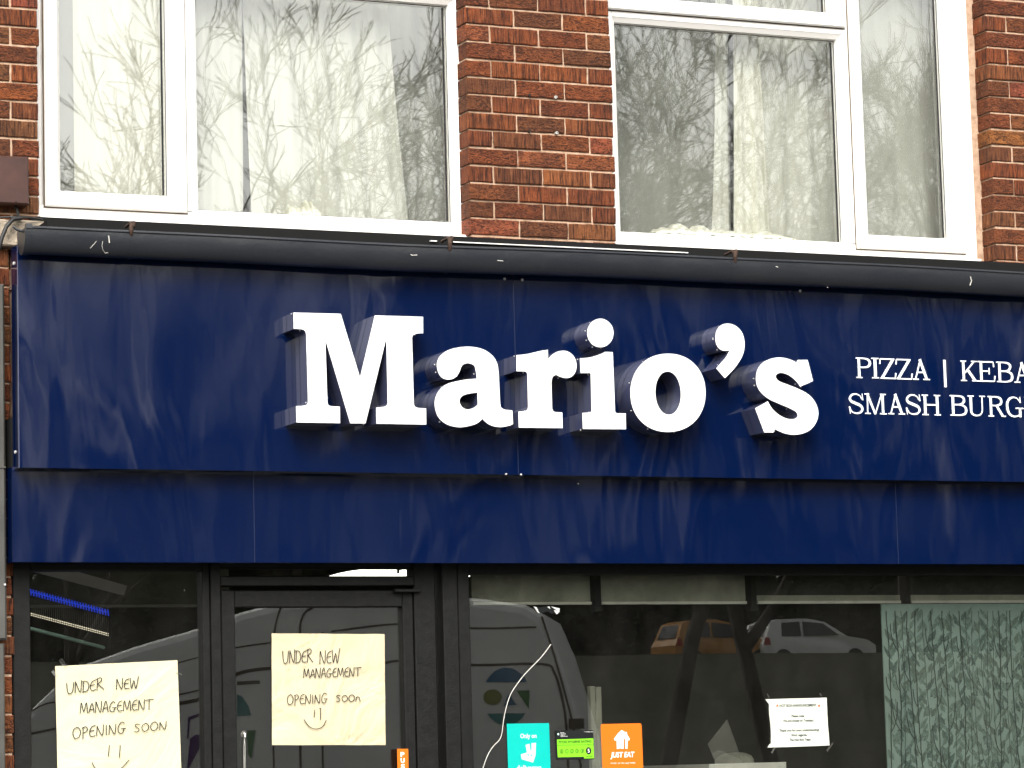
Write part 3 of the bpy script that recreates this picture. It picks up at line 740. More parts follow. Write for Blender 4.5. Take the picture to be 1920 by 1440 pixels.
# neighbouring pier and cladding at the far left
nb=thing('neighbouring_pier','narrow brick pier with grey cladding at the left edge of the shop','pier',(-2.4,-.05,0))
save=wall; wall=MB()
xs0=U(21,700,-.06)[0]; bricks(xs0-4.05,xs0,-46,-10,0,y0=-.06)
wall.box(xs0-4.05,xs0-.006,-.0525,.0,.0,ZC-10*CO,1)
wall.build('brickwork',[M['brick'],M['mortar']],nb); wall=save
mb=MB(); xg=U(11,860,-.14)[0]; zg=U(5,1200,-.14)[1]; zt_=U(5,532,-.14)[1]
mb.bbox(xg-4,xg,-.14,-.07,zg,zt_,.008); mb.bbox(xg-4,xg-.006,-.125,-.07,.0,zg-.012,.006); mb.box(xg-4,xg-.002,-.145,-.138,U(5,876,-.14)[1]-.003,U(5,876,-.14)[1]+.003)
mb.build('cladding',M['greymetal'],nb)
x,z=U(9,1096,-.142); mb=MB(); mb.tube([(x,-.146,z),(x,-.13,z)],.004,8); mb.build('rivet',M['rivet'],nb)

# ================================================================ the shop sign
SY=-.26; SB=-.165
sign=thing('shop_sign','long glossy navy shop sign with raised white serif letters','shop sign',(-2.17,SY,2.69))
sx0=U(35,680,SY)[0]; szt=U(300,478,SY)[1]+.018; szb=(U(38,878,SY)[1]+U(1920,902.5,SY)[1])/2
seamx=U(967,700,SY)[0]
def tray(x0,x1,name,left):
    mb=MB(); nx,nz=40,16; vs=[];fs=[]
    for j in range(nz+1):
        for i in range(nx+1):
            u=i/nx; v=j/nz; x=x0+(x1-x0)*u; z=szb+(szt-szb)*v
            e=min(1,min(u,1-u)*18)*min(1,min(v,1-v)*8)
            vs.append((x,SY-e*.0022*noise.noise(Vector((x*1.4,0,z*2.2))),z))
    for j in range(nz):
        for i in range(nx): fs.append((j*(nx+1)+i,j*(nx+1)+i+1,(j+1)*(nx+1)+i+1,(j+1)*(nx+1)+i))
    mb.add(vs,fs,0,True)
    for a,b,c,d in (((x0,SY,szb),(x0,SB,szb),(x1,SB,szb),(x1,SY,szb)),((x0,SY,szt),(x1,SY,szt),(x1,SB,szt),(x0,SB,szt)),((x0,SY,szb),(x0,SY,szt),(x0,SB,szt),(x0,SB,szb)),((x1,SY,szt),(x1,SY,szb),(x1,SB,szb),(x1,SB,szt))): mb.quad(a,b,c,d)
    return mb.build(name,M['navy'],sign)
tray(sx0,seamx-.0008,'panel',True); tray(seamx+.0008,XR,'panel',False)
mb=MB()
mb.box(sx0-.003,sx0,SY-.0015,SY+.004,szb-.001,szt); mb.build('edge_trim',M['navy_return'],sign)
def screw(px,py,Y,parent,r=.0058,nrm=(0,-1,0)):
    p=Vector(U3(px,py,Y)); n=Vector(nrm); mb=MB()
    mb.tube([p-n*.003,p+n*.0025,p+n*.004],[r,r,r*.5],10); mb.build('screw_cap',M['rivet'],parent)
for px,py in ((946,523),(979,525),(1500,545.5)): screw(px,py,SY,sign)
for px,py in ((949,889),(977,890)): screw(px,py,SY-.002,sign,.004)
for px,py in ((24,494),(28.5,848)):
    zz=U(px,py,SY+.06)[1]; yy=SY+.055; mb=MB(); mb.tube([(sx0-.004,yy,zz),(sx0+.01,yy,zz)],.0065,10); mb.build('screw_cap',M['rivet'],sign)

# letters: outlines measured on the sign, (x, y) in photograph pixels on the plane of the letter faces
LY=SY-.125
def c5(L): return [(500+p[0]/3,480+p[1]/3,*p[2:]) for p in L]
def c7(L): return [(1060+p[0]/3.84,580+p[1]/3.84,*p[2:]) for p in L]
C=1
LET={}
LET['M']=(c5([(150,318,C),(417,325,C),(525,683,C),(608,334,C),(880,342,C),(880,435,C),(850,436),(824,446),(818,468,C),(828,825,C),(834,846),(856,855,C),(897,857,C),(898,948,C),(617,943,C),(615,852,C),(650,849),(672,843),(680,825,C),(673,462,C),(556,942,C),(470,941,C),(330,470,C),(342,822,C),(350,840),(372,845,C),(412,847,C),(413,940,C),(167,936,C),(165,844,C),(205,842),(226,835),(232,815,C),(222,445,C),(214,420),(190,411,C),(152,410,C)]),[])
LET['a']=(c5([(957,605),(975,563),(1020,530),(1080,514),(1145,510),(1210,522),(1265,555),(1295,600),(1305,660),(1310,760),(1314,830),(1322,855),(1345,865,C),(1382,868,C),(1386,945,C),(1350,958),(1300,962),(1250,947),(1213,915,C),(1180,943),(1120,960),(1070,962),(1010,945),(965,905),(946,850),(948,800),(970,755),(1010,722),(1070,704),(1130,694),(1181,690,C),(1177,650),(1165,615),(1130,603),(1100,615),(1085,650),(1065,680),(1030,695),(990,687),(965,655)]),
 [c5([(1185,768,C),(1187,836,C),(1160,856),(1125,862),(1097,846),(1085,815),(1100,788),(1135,775)])])
LET['r']=(c5([(1405,557,C),(1460,552),(1530,536),(1582,527,C),(1583,582,C),(1610,552),(1650,534),(1690,536),(1725,560),(1742,600),(1741,640),(1725,670),(1700,685),(1665,684),(1630,669,C),(1608,682),(1602,720,C),(1606,855,C),(1612,872),(1628,878,C),(1663,880,C),(1665,968,C),(1418,965,C),(1416,875,C),(1448,873),(1464,866),(1470,848,C),(1466,668,C),(1460,653),(1445,649,C),(1405,648,C)]),[])
el=lambda cx,cy_,rx,ry,n=28,p=2.0,tilt=0:[(cx+rx*math.copysign(abs(math.cos(a))**(2/p),math.cos(a))+tilt*ry*math.sin(a),cy_+ry*math.copysign(abs(math.sin(a))**(2/p),math.sin(a))) for a in [2*math.pi*k/n for k in range(n)]]
LET['i']=(c7([(104,352,C),(170,347),(240,328),(285,306,C),(342,308,C),(358,725,C),(362,742),(378,748,C),(435,748,C),(437,863,C),(126,861,C),(122,745,C),(170,743),(186,736),(188,722,C),(182,466,C),(180,459),(172,459,C),(110,459,C)]),[])
DOT=c7(el(252,170,95,103))
LET['o']=(c7(el(739,601,271,282,40,2.12)),[c7(el(740,603,91,155,30,2.05,.03))])
LET["'"]=(c7([(1080,200),(1090,150),(1120,115),(1165,102),(1220,115),(1265,155),(1288,215),(1288,290),(1265,355),(1225,415),(1185,460),(1148,495,C),(1086,425,C),(1120,385),(1155,345),(1182,295,C),(1140,298),(1105,280),(1085,245)]),[])
LET['s']=(c7([(1372,490),(1385,430),(1420,385),(1475,357),(1540,346),(1600,355),(1645,372),(1662,384,C),(1674,364,C),(1745,364,C),(1784,516,C),(1690,557,C),(1660,515),(1610,475),(1555,457),(1520,470),(1518,495),(1545,520),(1610,545),(1690,578),(1760,620),(1805,680),(1822,745),(1808,810),(1770,862),(1710,894),(1640,903),(1580,893),(1535,875),(1508,862,C),(1500,886,C),(1432,886,C),(1366,713,C),(1458,662,C),(1490,715),(1540,760),(1600,788),(1650,788),(1672,768),(1660,738),(1610,710),(1540,680),(1465,645),(1410,600),(1380,550)]),[])
def smooth_loop(L,n): return [U(px,py,LY) for px,py in crom(L,n,True)]
for ch,(o_,h_) in LET.items():
    lt=MB(); fc=MB()
    loops=[(smooth_loop(o_,6),[smooth_loop(h,6) for h in h_])]
    if ch=='i': loops.append((smooth_loop(DOT,3),[]))
    for O,H in loops:
        lt.prism(O,H,LY+.004,SY+.002,0,0)
        fc.prism(O,H,LY,LY+.0035,0,1)
    # seam line a third of the way along the returns, small fixing screws
    for O,H in loops:
        for l in [O]+H:
            n=len(l)
            for yy in (LY+.078,):
                vs=[];fs=[]
                cx_=sum(p[0] for p in l)/n
                for i,p in enumerate(l):
                    a=l[i-1]; b=l[(i+1)%n]; tx,tz=b[0]-a[0],b[1]-a[1]; q=math.hypot(tx,tz) or 1; ar=1
                    nx_,nz_=tz/q*.0012,-tx/q*.0012
                    if l is O: pass
                    area=sum(l[k][0]*l[(k+1)%n][1]-l[(k+1)%n][0]*l[k][1] for k in range(n))
                    sg=1 if area>0 else -1
                    if l is not O: sg=-sg
                    vs+=[(p[0]+nx_*sg,yy,p[1]+nz_*sg),(p[0]+nx_*sg,yy+.0022,p[1]+nz_*sg)]
                for i in range(n): j=(i+1)%n; fs.append((2*i,2*j,2*j+1,2*i+1))
                lt.add(vs,fs,1)
            if l is O:
                for k in range(0,n,max(6,n//9)):
                    p=l[k]; lt.tube([(p[0],LY+.020,p[1]-.0015),(p[0]-.0022,LY+.020,p[1]-.0035)],.0028,6,2)
    lo=lt.build('letter',[M['navy_return'],M['dark_trim'],M['rivet']],sign)
    fc.build('letter_face',[M['face'],M['dark_trim']],lo)

# thin serif lettering of the two menu lines
def serif(ch):
    R=[];S=[]      # rects (x0,y0,x1,y1), strokes (pts, widths)
    st=.135; th=.075; sf=.058
    def stem(x,y0=0,y1=1,l=.1,r=.1,top=True,bot=True):
        R.append((x,y0,x+st,y1))
        if bot: R.append((x-l,y0,x+st+r,y0+sf))
        if top: R.append((x-l,y1-sf,x+st+r,y1))
    if ch=='P':
        stem(.13,r=.1); S.append(([(.2,.965),(.5,.963),(.72,.9),(.80,.745),(.72,.59),(.5,.53),(.2,.53)],[.07,.075,.12,.15,.12,.075,.07])); w_=.9
    elif ch=='I': stem(.14); w_=.42
    elif ch=='Z':
        R.append((.05,.935,.82,1)); R.append((.03,0,.85,.065)); S.append(([(.75,.97),(.12,.03)],[.15,.15])); S.append(([(.06,.98),(.03,.72)],[.06,.1])); S.append(([(.83,.02),(.87,.30)],[.06,.1])); w_=.9
    elif ch=='A':
        S.append(([(.17,.03),(.47,.96)],[.085,.085])); S.append(([(.44,1.0),(.80,.03)],[.16,.15])); R.append((.27,.33,.68,.40)); R.append((.02,0,.36,sf)); R.append((.60,0,.98,sf)); w_=1.0
    elif ch=='K':
        stem(.12); S.append(([(.25,.40),(.78,.96)],[.085,.085])); S.append(([(.40,.58),(.82,.03)],[.15,.15])); R.append((.62,1-sf,.95,1)); R.append((.64,0,1.0,sf)); w_=1.0
    elif ch=='E':
        stem(.12); R.append((.12,.935,.86,1)); R.append((.12,0,.88,.065)); R.append((.2,.485,.62,.555)); S.append(([(.85,.99),(.88,.72)],[.05,.09])); S.append(([(.88,.02),(.93,.30)],[.06,.1])); S.append(([(.62,.36),(.62,.68)],[.07,.07])); w_=.95
    elif ch=='B':
        stem(.12); S.append(([(.2,.965),(.5,.963),(.72,.9),(.78,.76),(.70,.61),(.5,.545),(.2,.54)],[.07,.075,.12,.14,.12,.075,.07])); S.append(([(.2,.54),(.55,.535),(.80,.45),(.87,.28),(.80,.11),(.55,.035),(.2,.033)],[.07,.075,.12,.15,.12,.075,.07])); w_=.95
    elif ch=='S':
        S.append(([(.74,.72),(.66,.88),(.45,.965),(.22,.92),(.10,.76),(.17,.61),(.42,.51),(.68,.40),(.77,.24),(.66,.08),(.42,.03),(.20,.10),(.09,.30)],[.05,.06,.075,.10,.13,.14,.15,.14,.13,.10,.075,.06,.05])); S.append(([(.78,1.0),(.80,.67)],[.04,.09])); S.append(([(.06,.35),(.10,.0)],[.09,.04])); w_=.85
    elif ch=='M':
        S.append(([(.16,.03),(.18,.98)],[.08,.08])); S.append(([(.17,1.0),(.58,.0)],[.14,.12])); S.append(([(.57,0),(.94,.98)],[.075,.075])); R.append((.93,0,1.06,1)); R.append((.02,0,.32,sf)); R.append((.82,0,1.2,sf)); R.append((.02,1-sf,.28,1)); R.append((.86,1-sf,1.17,1)); w_=1.22
    elif ch=='H': stem(.12); stem(.75); R.append((.2,.47,.8,.545)); w_=1.0
    elif ch=='U':
        R.append((.12,.3,.255,1)); R.append((.02,1-sf,.37,1)); R.append((.66,1-sf,.98,1)); S.append(([(.1875,.35),(.2,.18),(.32,.06),(.5,.03),(.68,.08),(.78,.22),(.80,.4),(.80,.97)],[.135,.135,.10,.075,.075,.075,.075,.075])); w_=1.0
    elif ch=='R':
        stem(.12); S.append(([(.2,.965),(.5,.963),(.72,.9),(.79,.755),(.72,.61),(.5,.545),(.2,.54)],[.07,.075,.12,.14,.12,.075,.07])); S.append(([(.5,.55),(.84,.03)],[.14,.14])); R.append((.76,0,1.02,sf)); w_=1.0
    elif ch=='G':
        S.append(([(.80,.74),(.68,.9),(.48,.965),(.25,.88),(.13,.68),(.12,.45),(.20,.18),(.38,.05),(.58,.035),(.80,.12)],[.05,.06,.075,.12,.14,.15,.14,.10,.075,.08])); S.append(([(.82,1.0),(.84,.70)],[.04,.08])); R.append((.74,0,.87,.42)); R.append((.56,.40,1.0,.46)); w_=1.0
    elif ch=='|': R.append((.3,-.33,.7,1)); w_=1.0
    return R,S,w_
def tagline(items,Y,hpx,parent):
    mb=MB(); cnt=0
    for ch,x0,x1,yb in items:
        R,S,w_=serif(ch); xa_,za=U(x0,yb,Y); xb_,_=U(x1,yb,Y); h=za; h=U(x0,yb-hpx,Y)[1]-za; k=(xb_-xa_)/w_
        f=lambda x,y:(xa_+x*k,za+y*h)
        for r in R:
            a=f(r[0],r[1]); b=f(r[2],r[3]); yy=Y-.0010-.00012*(cnt%9); cnt+=1
            mb.quad((a[0],yy,a[1]),(b[0],yy,a[1]),(b[0],yy,b[1]),(a[0],yy,b[1]))
        for P,W in S:
            Q=crom([f(*p) for p in P],4) if len(P)>2 else [f(*p) for p in P]
            n=len(Q); Ws=[]
            for i in range(n):
                t=i/(n-1)*(len(W)-1); j=min(int(t),len(W)-2); Ws.append((W[j]+(W[j+1]-W[j])*(t-j))*h*.93)
            yy=Y-.0010-.00012*(cnt%9); cnt+=1
            mb.ribbon(Q,Ws,yy)
    return mb.build('lettering',M['vinyl'],parent)
q=lambda ch,a,b,y:(ch,1580+a/5.647,1580+b/5.647,640+y/5.647)
for L_ in ([q('P',138,312,388),q('I',300,395,391),q('Z',392,570,396),q('Z',563,742,402),q('A',738,928,406)],[q('|',1052,1118,413)],[q('K',1248,1436,420),q('E',1432,1618,426),q('B',1628,1812,432),q('A',1812,2002,438),q('B',2008,2190,443)],
    [q('S',62,226,766),q('M',232,472,769),q('A',478,664,772),q('S',666,830,776),q('H',838,1042,781)],[q('B',1135,1324,786),q('U',1325,1518,790),q('R',1538,1724,796),q('G',1722,1918,800),q('E',1925,2105,805),q('R',2110,2296,810)]):
    tagline(L_,SY-.0026,38.5,sign)

# ---------------------------------------------------------------- lower fascia
FYY=-.185
fas=thing('fascia','plain navy fascia of three panels between sign and shopfront','fascia',(0,FYY,2.35))
fx=[U(23,980,FYY)[0],U(476.5,980,FYY)[0],U(1682,990,FYY)[0],XR]; fz0=(U(22,1052.6,FYY)[1]+U(1920,1058.8,FYY)[1])/2; fz1=szb+.01
for i in range(3):
    mb=MB(); nx,nz=30,8; a,b=fx[i]+.0007,fx[i+1]-.0007; vs=[];fs=[]
    for j in range(nz+1):
        for k in range(nx+1):
            u=k/nx; v=j/nz; x=a+(b-a)*u; z=fz0+(fz1-fz0)*v; e=min(1,min(u,1-u)*15)*min(1,min(v,1-v)*6)
            vs.append((x,FYY-e*.0016*noise.noise(Vector((x*1.3+7,3,z*3))),z))
    for j in range(nz):
        for k in range(nx): fs.append((j*(nx+1)+k,j*(nx+1)+k+1,(j+1)*(nx+1)+k+1,(j+1)*(nx+1)+k))
    mb.add(vs,fs,0,True); mb.quad((a,FYY,fz0),(a,.02,fz0),(b,.02,fz0),(b,FYY,fz0)); mb.quad((a,FYY,fz0),(a,FYY,fz1),(a,-.02,fz1),(a,-.02,fz0)); mb.quad((a,FYY,fz1),(b,FYY,fz1),(b,-.02,fz1),(a,-.02,fz1))
    mb.build('panel',M['navy_low'],fas)
for x_ in fx[1:3]:
    mb=MB(); mb.box(x_-.0009,x_+.0009,FYY-.0008,FYY+.004,fz0+.001,fz1-.001); mb.build('joint_strip',M['joint'],fas)
mb=MB(); mb.box(seamx-.0009,seamx+.0009,SY-.0008,SY+.004,szb+.001,szt-.001); mb.build('joint_strip',M['joint'],sign)
mb=MB(); mb.box(fx[0]+.004,XR,-.16,-.02,fz1-.02,szb+.2); mb.build('backing_board',M['black'],fas)
for px,py in ((1084,890),): screw(px,907,FYY,fas,.003)

# ================================================================ shopfront
shop=thing('shopfront','black painted glazed shopfront with a door under the navy fascia','shopfront',(0,0,0))
GY=0.0; ZB=.9; ztop=fz0+.06
def SX(px,Y=-.04,py=1250): return U(px,py,Y)[0]
def SZ(px,py,Y=-.04): return U(px,py,Y)[1]
fr=MB()
zh=SZ(300,1070,-.04)
fr.bbox(SX(24),SX(57.5),-.045,.04,ZB,ztop,.004)                  # left jamb
fr.bbox(SX(57.5)+.0005,SX(383),-.035,.04,zh,ztop-.001,.004)             # head over side pane
fr.bbox(SX(383),SX(397),-.03,.04,ZB,ztop-.0012,.003)                    # mullion
fr.bbox(SX(397)+.0005,SX(415.5),-.045,.04,ZB,ztop-.0014,.004)
fr.bbox(SX(415.5)+.0005,SX(780),-.045,.03,SZ(600,1098.5),SZ(600,1080),.004)     # transom bar above the door
fr.bbox(SX(780),SX(819.5),-.04,.04,ZB,ztop-.0016,.004)                     # right door post
fr.bbox(SX(833,-.06),SX(861,-.06),-.065,.03,ZB,ztop-.0018,.004); fr.bbox(SX(862.5,-.06),SX(884,-.06),-.06,.03,ZB,ztop-.002,.004)   # thick post
zh2=SZ(1400,1077,-.04)
fr.bbox(SX(884,-.06)+.001,XR,-.03,.04,zh2,ztop-.0022,.004)
fr.bbox(SX(415.5)+.001,SX(780),-.03,.03,SZ(600,1066),ztop-.0024,.003)
fr.build('frame',M['frame'],shop)
door=bpy.data.objects.new('door',None); COL.objects.link(door); door.parent=shop
mb=MB(); dx0,dx1=SX(417.5),SX(790); dz1=SZ(600,1106)
mb.bbox(dx0,SX(444),-.03,.03,ZB,dz1,.004); mb.bbox(SX(444)+.0005,SX(759.5),-.029,.03,SZ(600,1138),dz1-.0005,.004); mb.bbox(SX(759.5)+.0005,SX(779),-.03,.03,ZB,dz1-.001,.004)
mb.build('door_frame',M['frame'],door)
mb=MB(); mb.box(SX(444),SX(764),0.0,.006,ZB,SZ(600,1136)); mb.build('glass',M['shopglass'],door)
mb=MB(); mb.bbox(SX(741),SX(789),-.062,-.031,SZ(765,1111),SZ(765,1104.5),.003); mb.build('closer_arm',M['frame'],door)
for a,b,zt in ((57,384,1068),(819,834,1062),(883,None,1070),(415,781,1062)):
    mb=MB(); zlo=ZB if zt!=1062 or a==819 else SZ(600,1084)
    mb.box(SX(a),XR if b is None else SX(b),0.0,.006,zlo,SZ(a,zt)+.02); mb.build('glass',M['shopglass'],shop)
# crack across the big pane
mb=MB(); P=[(1033,1208),(1015,1232),(985,1263),(968,1285),(956,1305),(946,1340),(941,1375),(936,1388),(926,1398),(915,1415),(905,1442),(898,1470)]
mb.tube([U3(x,y,-.002) for x,y in crom(P,3)],.0014,5); mb.build('crack',M['crack'],shop)

# ---------------------------------------------------------------- inside the shop
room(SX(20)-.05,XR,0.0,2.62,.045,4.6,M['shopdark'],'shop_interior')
blk=thing('bulkhead','grey boarded bulkhead hung inside along the head of the shop window','bulkhead',(0,.1,2.2))
def BX(px,Y=.1): return U(px,1110,Y)[0]
bzb=SZ(1000,1134,.1); bzt=2.6; bmid=SZ(1560,1116,.1)
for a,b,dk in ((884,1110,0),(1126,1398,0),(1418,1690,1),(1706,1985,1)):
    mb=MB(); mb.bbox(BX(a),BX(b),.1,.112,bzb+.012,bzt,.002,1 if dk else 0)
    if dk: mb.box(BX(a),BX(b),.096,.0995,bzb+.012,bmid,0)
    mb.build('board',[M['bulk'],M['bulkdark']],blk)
    mb=MB(); mb.box(BX(a),BX(b),.088,.108,bzb,bzb+.0115); mb.build('edge_strip',M['bulkedge'],blk)
mb=MB(); Y=1.0; a=U(30,1140,Y); b=U(430,1138,Y); mb.bbox(a[0],b[0],Y,Y+.02,b[1]+.012,2.6,.002); o=mb.build('board',M['bulk'],blk); mb=MB(); mb.box(a[0],b[0],Y-.014,Y+.016,b[1],b[1]+.0115); mb.build('edge_strip',M['bulkedge'],blk)
for px in (1118,1409,1698,1993):
    mb=MB(); x=BX(px,.07); mb.bbox(x-.014,x+.014,.05,.115,bzb-.03,bzt,.003); mb.bbox(x-.02,x+.02,.045,.09,bzb-.035,bzb-.012,.003); mb.build('bracket',M['black'],blk)
# torn sticker under the first board
mb=MB(); rng=random.Random(4); Y=.004
pts=[(1000,1137),(1012,1139),(1030,1136),(1048,1140),(1047,1149),(1040,1147),(1036,1152),(1027,1146),(1014,1150),(1006,1145)]
mb.prism([U(*p,-.0025) for p in pts],[],-.0025,-.0012,0,0)
for a,b,c in (((1000,1137),(1006,1138.5),(1010,1146)),((1001,1138),(1013,1150),(1008,1148)),((1033,1137),(1050,1141),(1048,1147)),((1038,1144),(1050,1146),(1044,1152)),((1026,1138),(1030,1137),(1032,1142))):
    A=[U(*p,-.0033) for p in (a,b,c)]; mb.add([(x,-.0033,z) for x,z in A],[(0,1,2)],1)
tag(mb.build('torn_sticker',[M['stickerblack'],M['vinyl']]),'torn black and white sticker remnant below the first bulkhead board','sticker')
# ceiling light over the counter
cl=thing('ceiling_light','bright white ceiling light seen over the shop door','ceiling light',(0,1.6,2.5))
A=U3(622,1079,1.3); B=U3(905,1079,1.3); mb=MB()
mb.prism([U(*q_,1.3) for q_ in ((622,1080),(655,1071),(700,1065),(744,1065),(744,1075.5),(768,1076),(768,1066),(782,1066),(782,1080))],[],1.3,1.42,0,0); a_=U(882,1079,1.3); b_=U(893,1064,1.3); mb.box(a_[0],b_[0],1.3,1.42,a_[1],b_[1]); mb.build('diffuser',M['tube'],cl)
mb=MB(); mb.box(A[0]-.02,B[0]+.02,1.29,1.43,A[2]+.056,A[2]+.09); mb.build('housing',M['bulkedge'],cl)
mb=MB(); a=U3(819,1100,.9); b=U3(832,1066,.9); mb.box(a[0],b[0],.9,.95,a[2],b[2]+.03); mb.build('lit_wall_glow',M['tube'],cl)  # stands in for a lit sliver of white wall, brightness put in as emission
# insect killer hanging at the left
ik=thing('insect_killer','insect killer with a blue glowing tube hanging behind the left pane','insect killer',U3(130,1150,.4))
def IK(px,py,u):
    """u 0..1 runs back along the hanging unit"""
    return Vector(U3(px,py,.22+.55*u))
def slab(mb,P,th,mi=0):
    P=[Vector(p) for p in P]; n=(P[1]-P[0]).cross(P[3]-P[0]).normalized()*th
    mb.add(P+[p+n for p in P],[(0,1,2,3),(7,6,5,4),(0,4,5,1),(1,5,6,2),(2,6,7,3),(3,7,4,0)],mi)
mb=MB(); slab(mb,[IK(30,1064,0),IK(225,1115,1),IK(231,1097,1),IK(36,1042,0)],.02); mb.build('hood',M['upvc'],ik)
mb=MB()
ns=30
for i in range(ns):
    u=i/(ns-1); px=52+150*u; py=1103+40*u
    p=IK(px,py,u); p2=IK(px+1.6,py+12,u); mb.tube([p,p2],.0028,5)
mb.build('grille_bar',M['uv'],ik)
mb=MB(); p0=IK(56,1107,.0); p1=IK(204,1147,1)
mb.tube([p0+Vector((0,.03,0)),p1+Vector((0,.03,0))],.0022,8); mb.build('lamp_tube',M['uv'],ik)
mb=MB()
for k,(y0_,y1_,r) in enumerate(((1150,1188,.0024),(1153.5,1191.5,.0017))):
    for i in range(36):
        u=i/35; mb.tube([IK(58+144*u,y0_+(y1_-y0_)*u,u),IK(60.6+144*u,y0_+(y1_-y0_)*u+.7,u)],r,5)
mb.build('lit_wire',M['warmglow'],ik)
mb=MB()
for i in range(40):
    u=i/39; mb.tube([IK(60+143*u,1120+38*u,u),IK(60+142*u,1153+37*u,u)],.0008,4)
mb.build('mesh_wire',M['steel'],ik)
mb=MB(); mb.tube([IK(52,1177,0),IK(194,1214,1)],.0075,8); mb.build('tray_edge',M['palemint'],ik)
mb=MB(); mb.tube([IK(208,1142,1),IK(204,1220,1)],.006,6); mb.build('end_frame',M['frame'],ik)
mb=MB()
for px,py,u in ((60,1000,0),(200,1040,1)): mb.tube([IK(px,py,u),IK(px+2,py+90,u)],.0015,5)
mb.build('chain',M['steel'],ik)
# patterned paper board
pp=MB(); PY=.04; px0=U(1652,1135,PY); x0=px0[0]; x1=XR-.02; z1=U(1800,1132,PY)[1]; z0=1.0
pp.box(x0,x1,PY,PY+.006,z0,z1,0)
rng=random.Random(12); lay=[0]
def leaf(x,z,a,L,wd,mi):
    d=Vector((math.cos(a),math.sin(a))); n=Vector((-d.y,d.x)); c=Vector((x,z)); lay[0]+=1; y=PY-.0008-.00002*(lay[0]%60)
    P=[c,c+d*L*.35+n*wd,c+d*L*.7+n*wd*.7,c+d*L,c+d*L*.65-n*wd*.55,c+d*L*.3-n*wd*.7]
    pp.add([(p.x,y,p.y) for p in P],[tuple(range(6))],mi)
    pp.ribbon([c,c+d*L*.9],[.0012,.0006],y-.00001,4)
for r in range(42):
    for c in range(80):
        if rng.random()<.12: continue
        x=x0+.045+(x1-x0-.06)*c/80+rng.uniform(-.015,.02); z=z0+(z1-z0)*r/42+rng.uniform(-.02,.02)
        if x>x1-.03 or z>z1-.06: continue
        a=math.pi/2+rng.choice((-1,1))*rng.uniform(.35,.8); leaf(x,z,a,rng.uniform(.045,.075),rng.uniform(.010,.017),rng.choice((1,2,2,2,3)))
x=x0+.02
while x<x1-.02:
    P=[]; xx=x; z=z0; ph=rng.uniform(0,6)
    while z<z1-.02: P.append((xx+.01*math.sin(z*5+ph)+rng.uniform(-.0025,.0025),z)); z+=.035
    if len(P)>3:
        lay[0]+=1; bold=rng.random()<.45
        Q=[p for p in P if x0+.004<p[0]<x1-.004]; pp.ribbon(Q,.0050 if bold else .0026,PY-.0025-.00002*(lay[0]%50),4)
        for k in range(3,len(Q)-5,rng.choice((5,6,7))):
            s_=rng.choice((-1,1)); p=Q[k]; L=rng.uniform(.03,.075)
            R_=[p,(p[0]+s_*L*.35,p[1]+L*.55),(p[0]+s_*L*.55,p[1]+L*1.3),(p[0]+s_*L*.6,p[1]+L*2.1)]
            R_=[v for v in R_ if x0+.004<v[0]<x1-.004 and v[1]<z1-.005]
            if len(R_)>2: pp.ribbon(crom(R_,3),.0040 if bold else .0024,PY-.0036-.00002*(k%40),4)
    x+=rng.uniform(.022,.05)
tag(pp.build('patterned_panel',[M['sage'],M['leafdark'],M['leafmid'],M['leafgrey'],M['stem']]),'sage green panel printed with dark stems and leaves behind the right pane','panel')
# counter end, sneeze guard, bag, upright post
ct_=thing('counter','counter with a pale slab top low in the middle of the shop window','counter',(1,.7,0))
a=U3(1330,1432.5,.6); b=U3(1475,1432.5,.6)
mb=MB(); mb.bbox(a[0],b[0],.6,1.3,a[2]-.04,a[2],.004); mb.build('worktop',M['whitepart'],ct_)
mb=MB(); mb.box(a[0]+.02,b[0]-.02,.62,1.28,.02,a[2]-.041); mb.build('base',M['shopdark'],ct_)
mb=MB(); P=[U3(1363,1349,.62),U3(1393,1432,.62),U3(1346,1440,.7),U3(1327,1395,.7)]; slab(mb,P,.006)
tag(mb.build('glass_guard',M['tape']),'tilted clear glass guard standing on the pale counter','glass guard')
mb=MB(); c=Vector(U3(1378,1430,.8)); vs=[];fs=[]
for j in range(9):
    for i in range(20):
        t=math.pi/2*j/8; a_=2*math.pi*i/20; k=1+.08*noise.noise(Vector((i*.7,j*.6,2)))
        vs.append(c+Vector((.095*k*math.cos(a_)*math.cos(t)**.6,.07*math.sin(a_)*math.cos(t)**.6,.05*k*math.sin(t)-.006)))
for j in range(8):
    for i in range(20): fs.append((j*20+i,j*20+(i+1)%20,(j+1)*20+(i+1)%20,(j+1)*20+i))
mb.add(vs,fs,0,True); tag(mb.build('bag',M['bulk']),'crumpled grey bag resting on the pale counter','bag')
up_=thing('upright_post','pale split post standing behind the orange and green stickers','post',U3(1118,1440,.5))
mb=MB(); a=U3(1111,1440,.5); b=U3(1127.5,1286,.5)
mb.bbox(a[0],a[0]+(b[0]-a[0])*.45,.5,.53,.3,b[2],.003); mb.bbox(a[0]+(b[0]-a[0])*.5,b[0],.5,.53,.3,b[2]-.004,.003); mb.box(a[0]+.001,b[0]-.001,.503,.528,.3,b[2]-.07); mb.build('shaft',M['bulk'],up_)

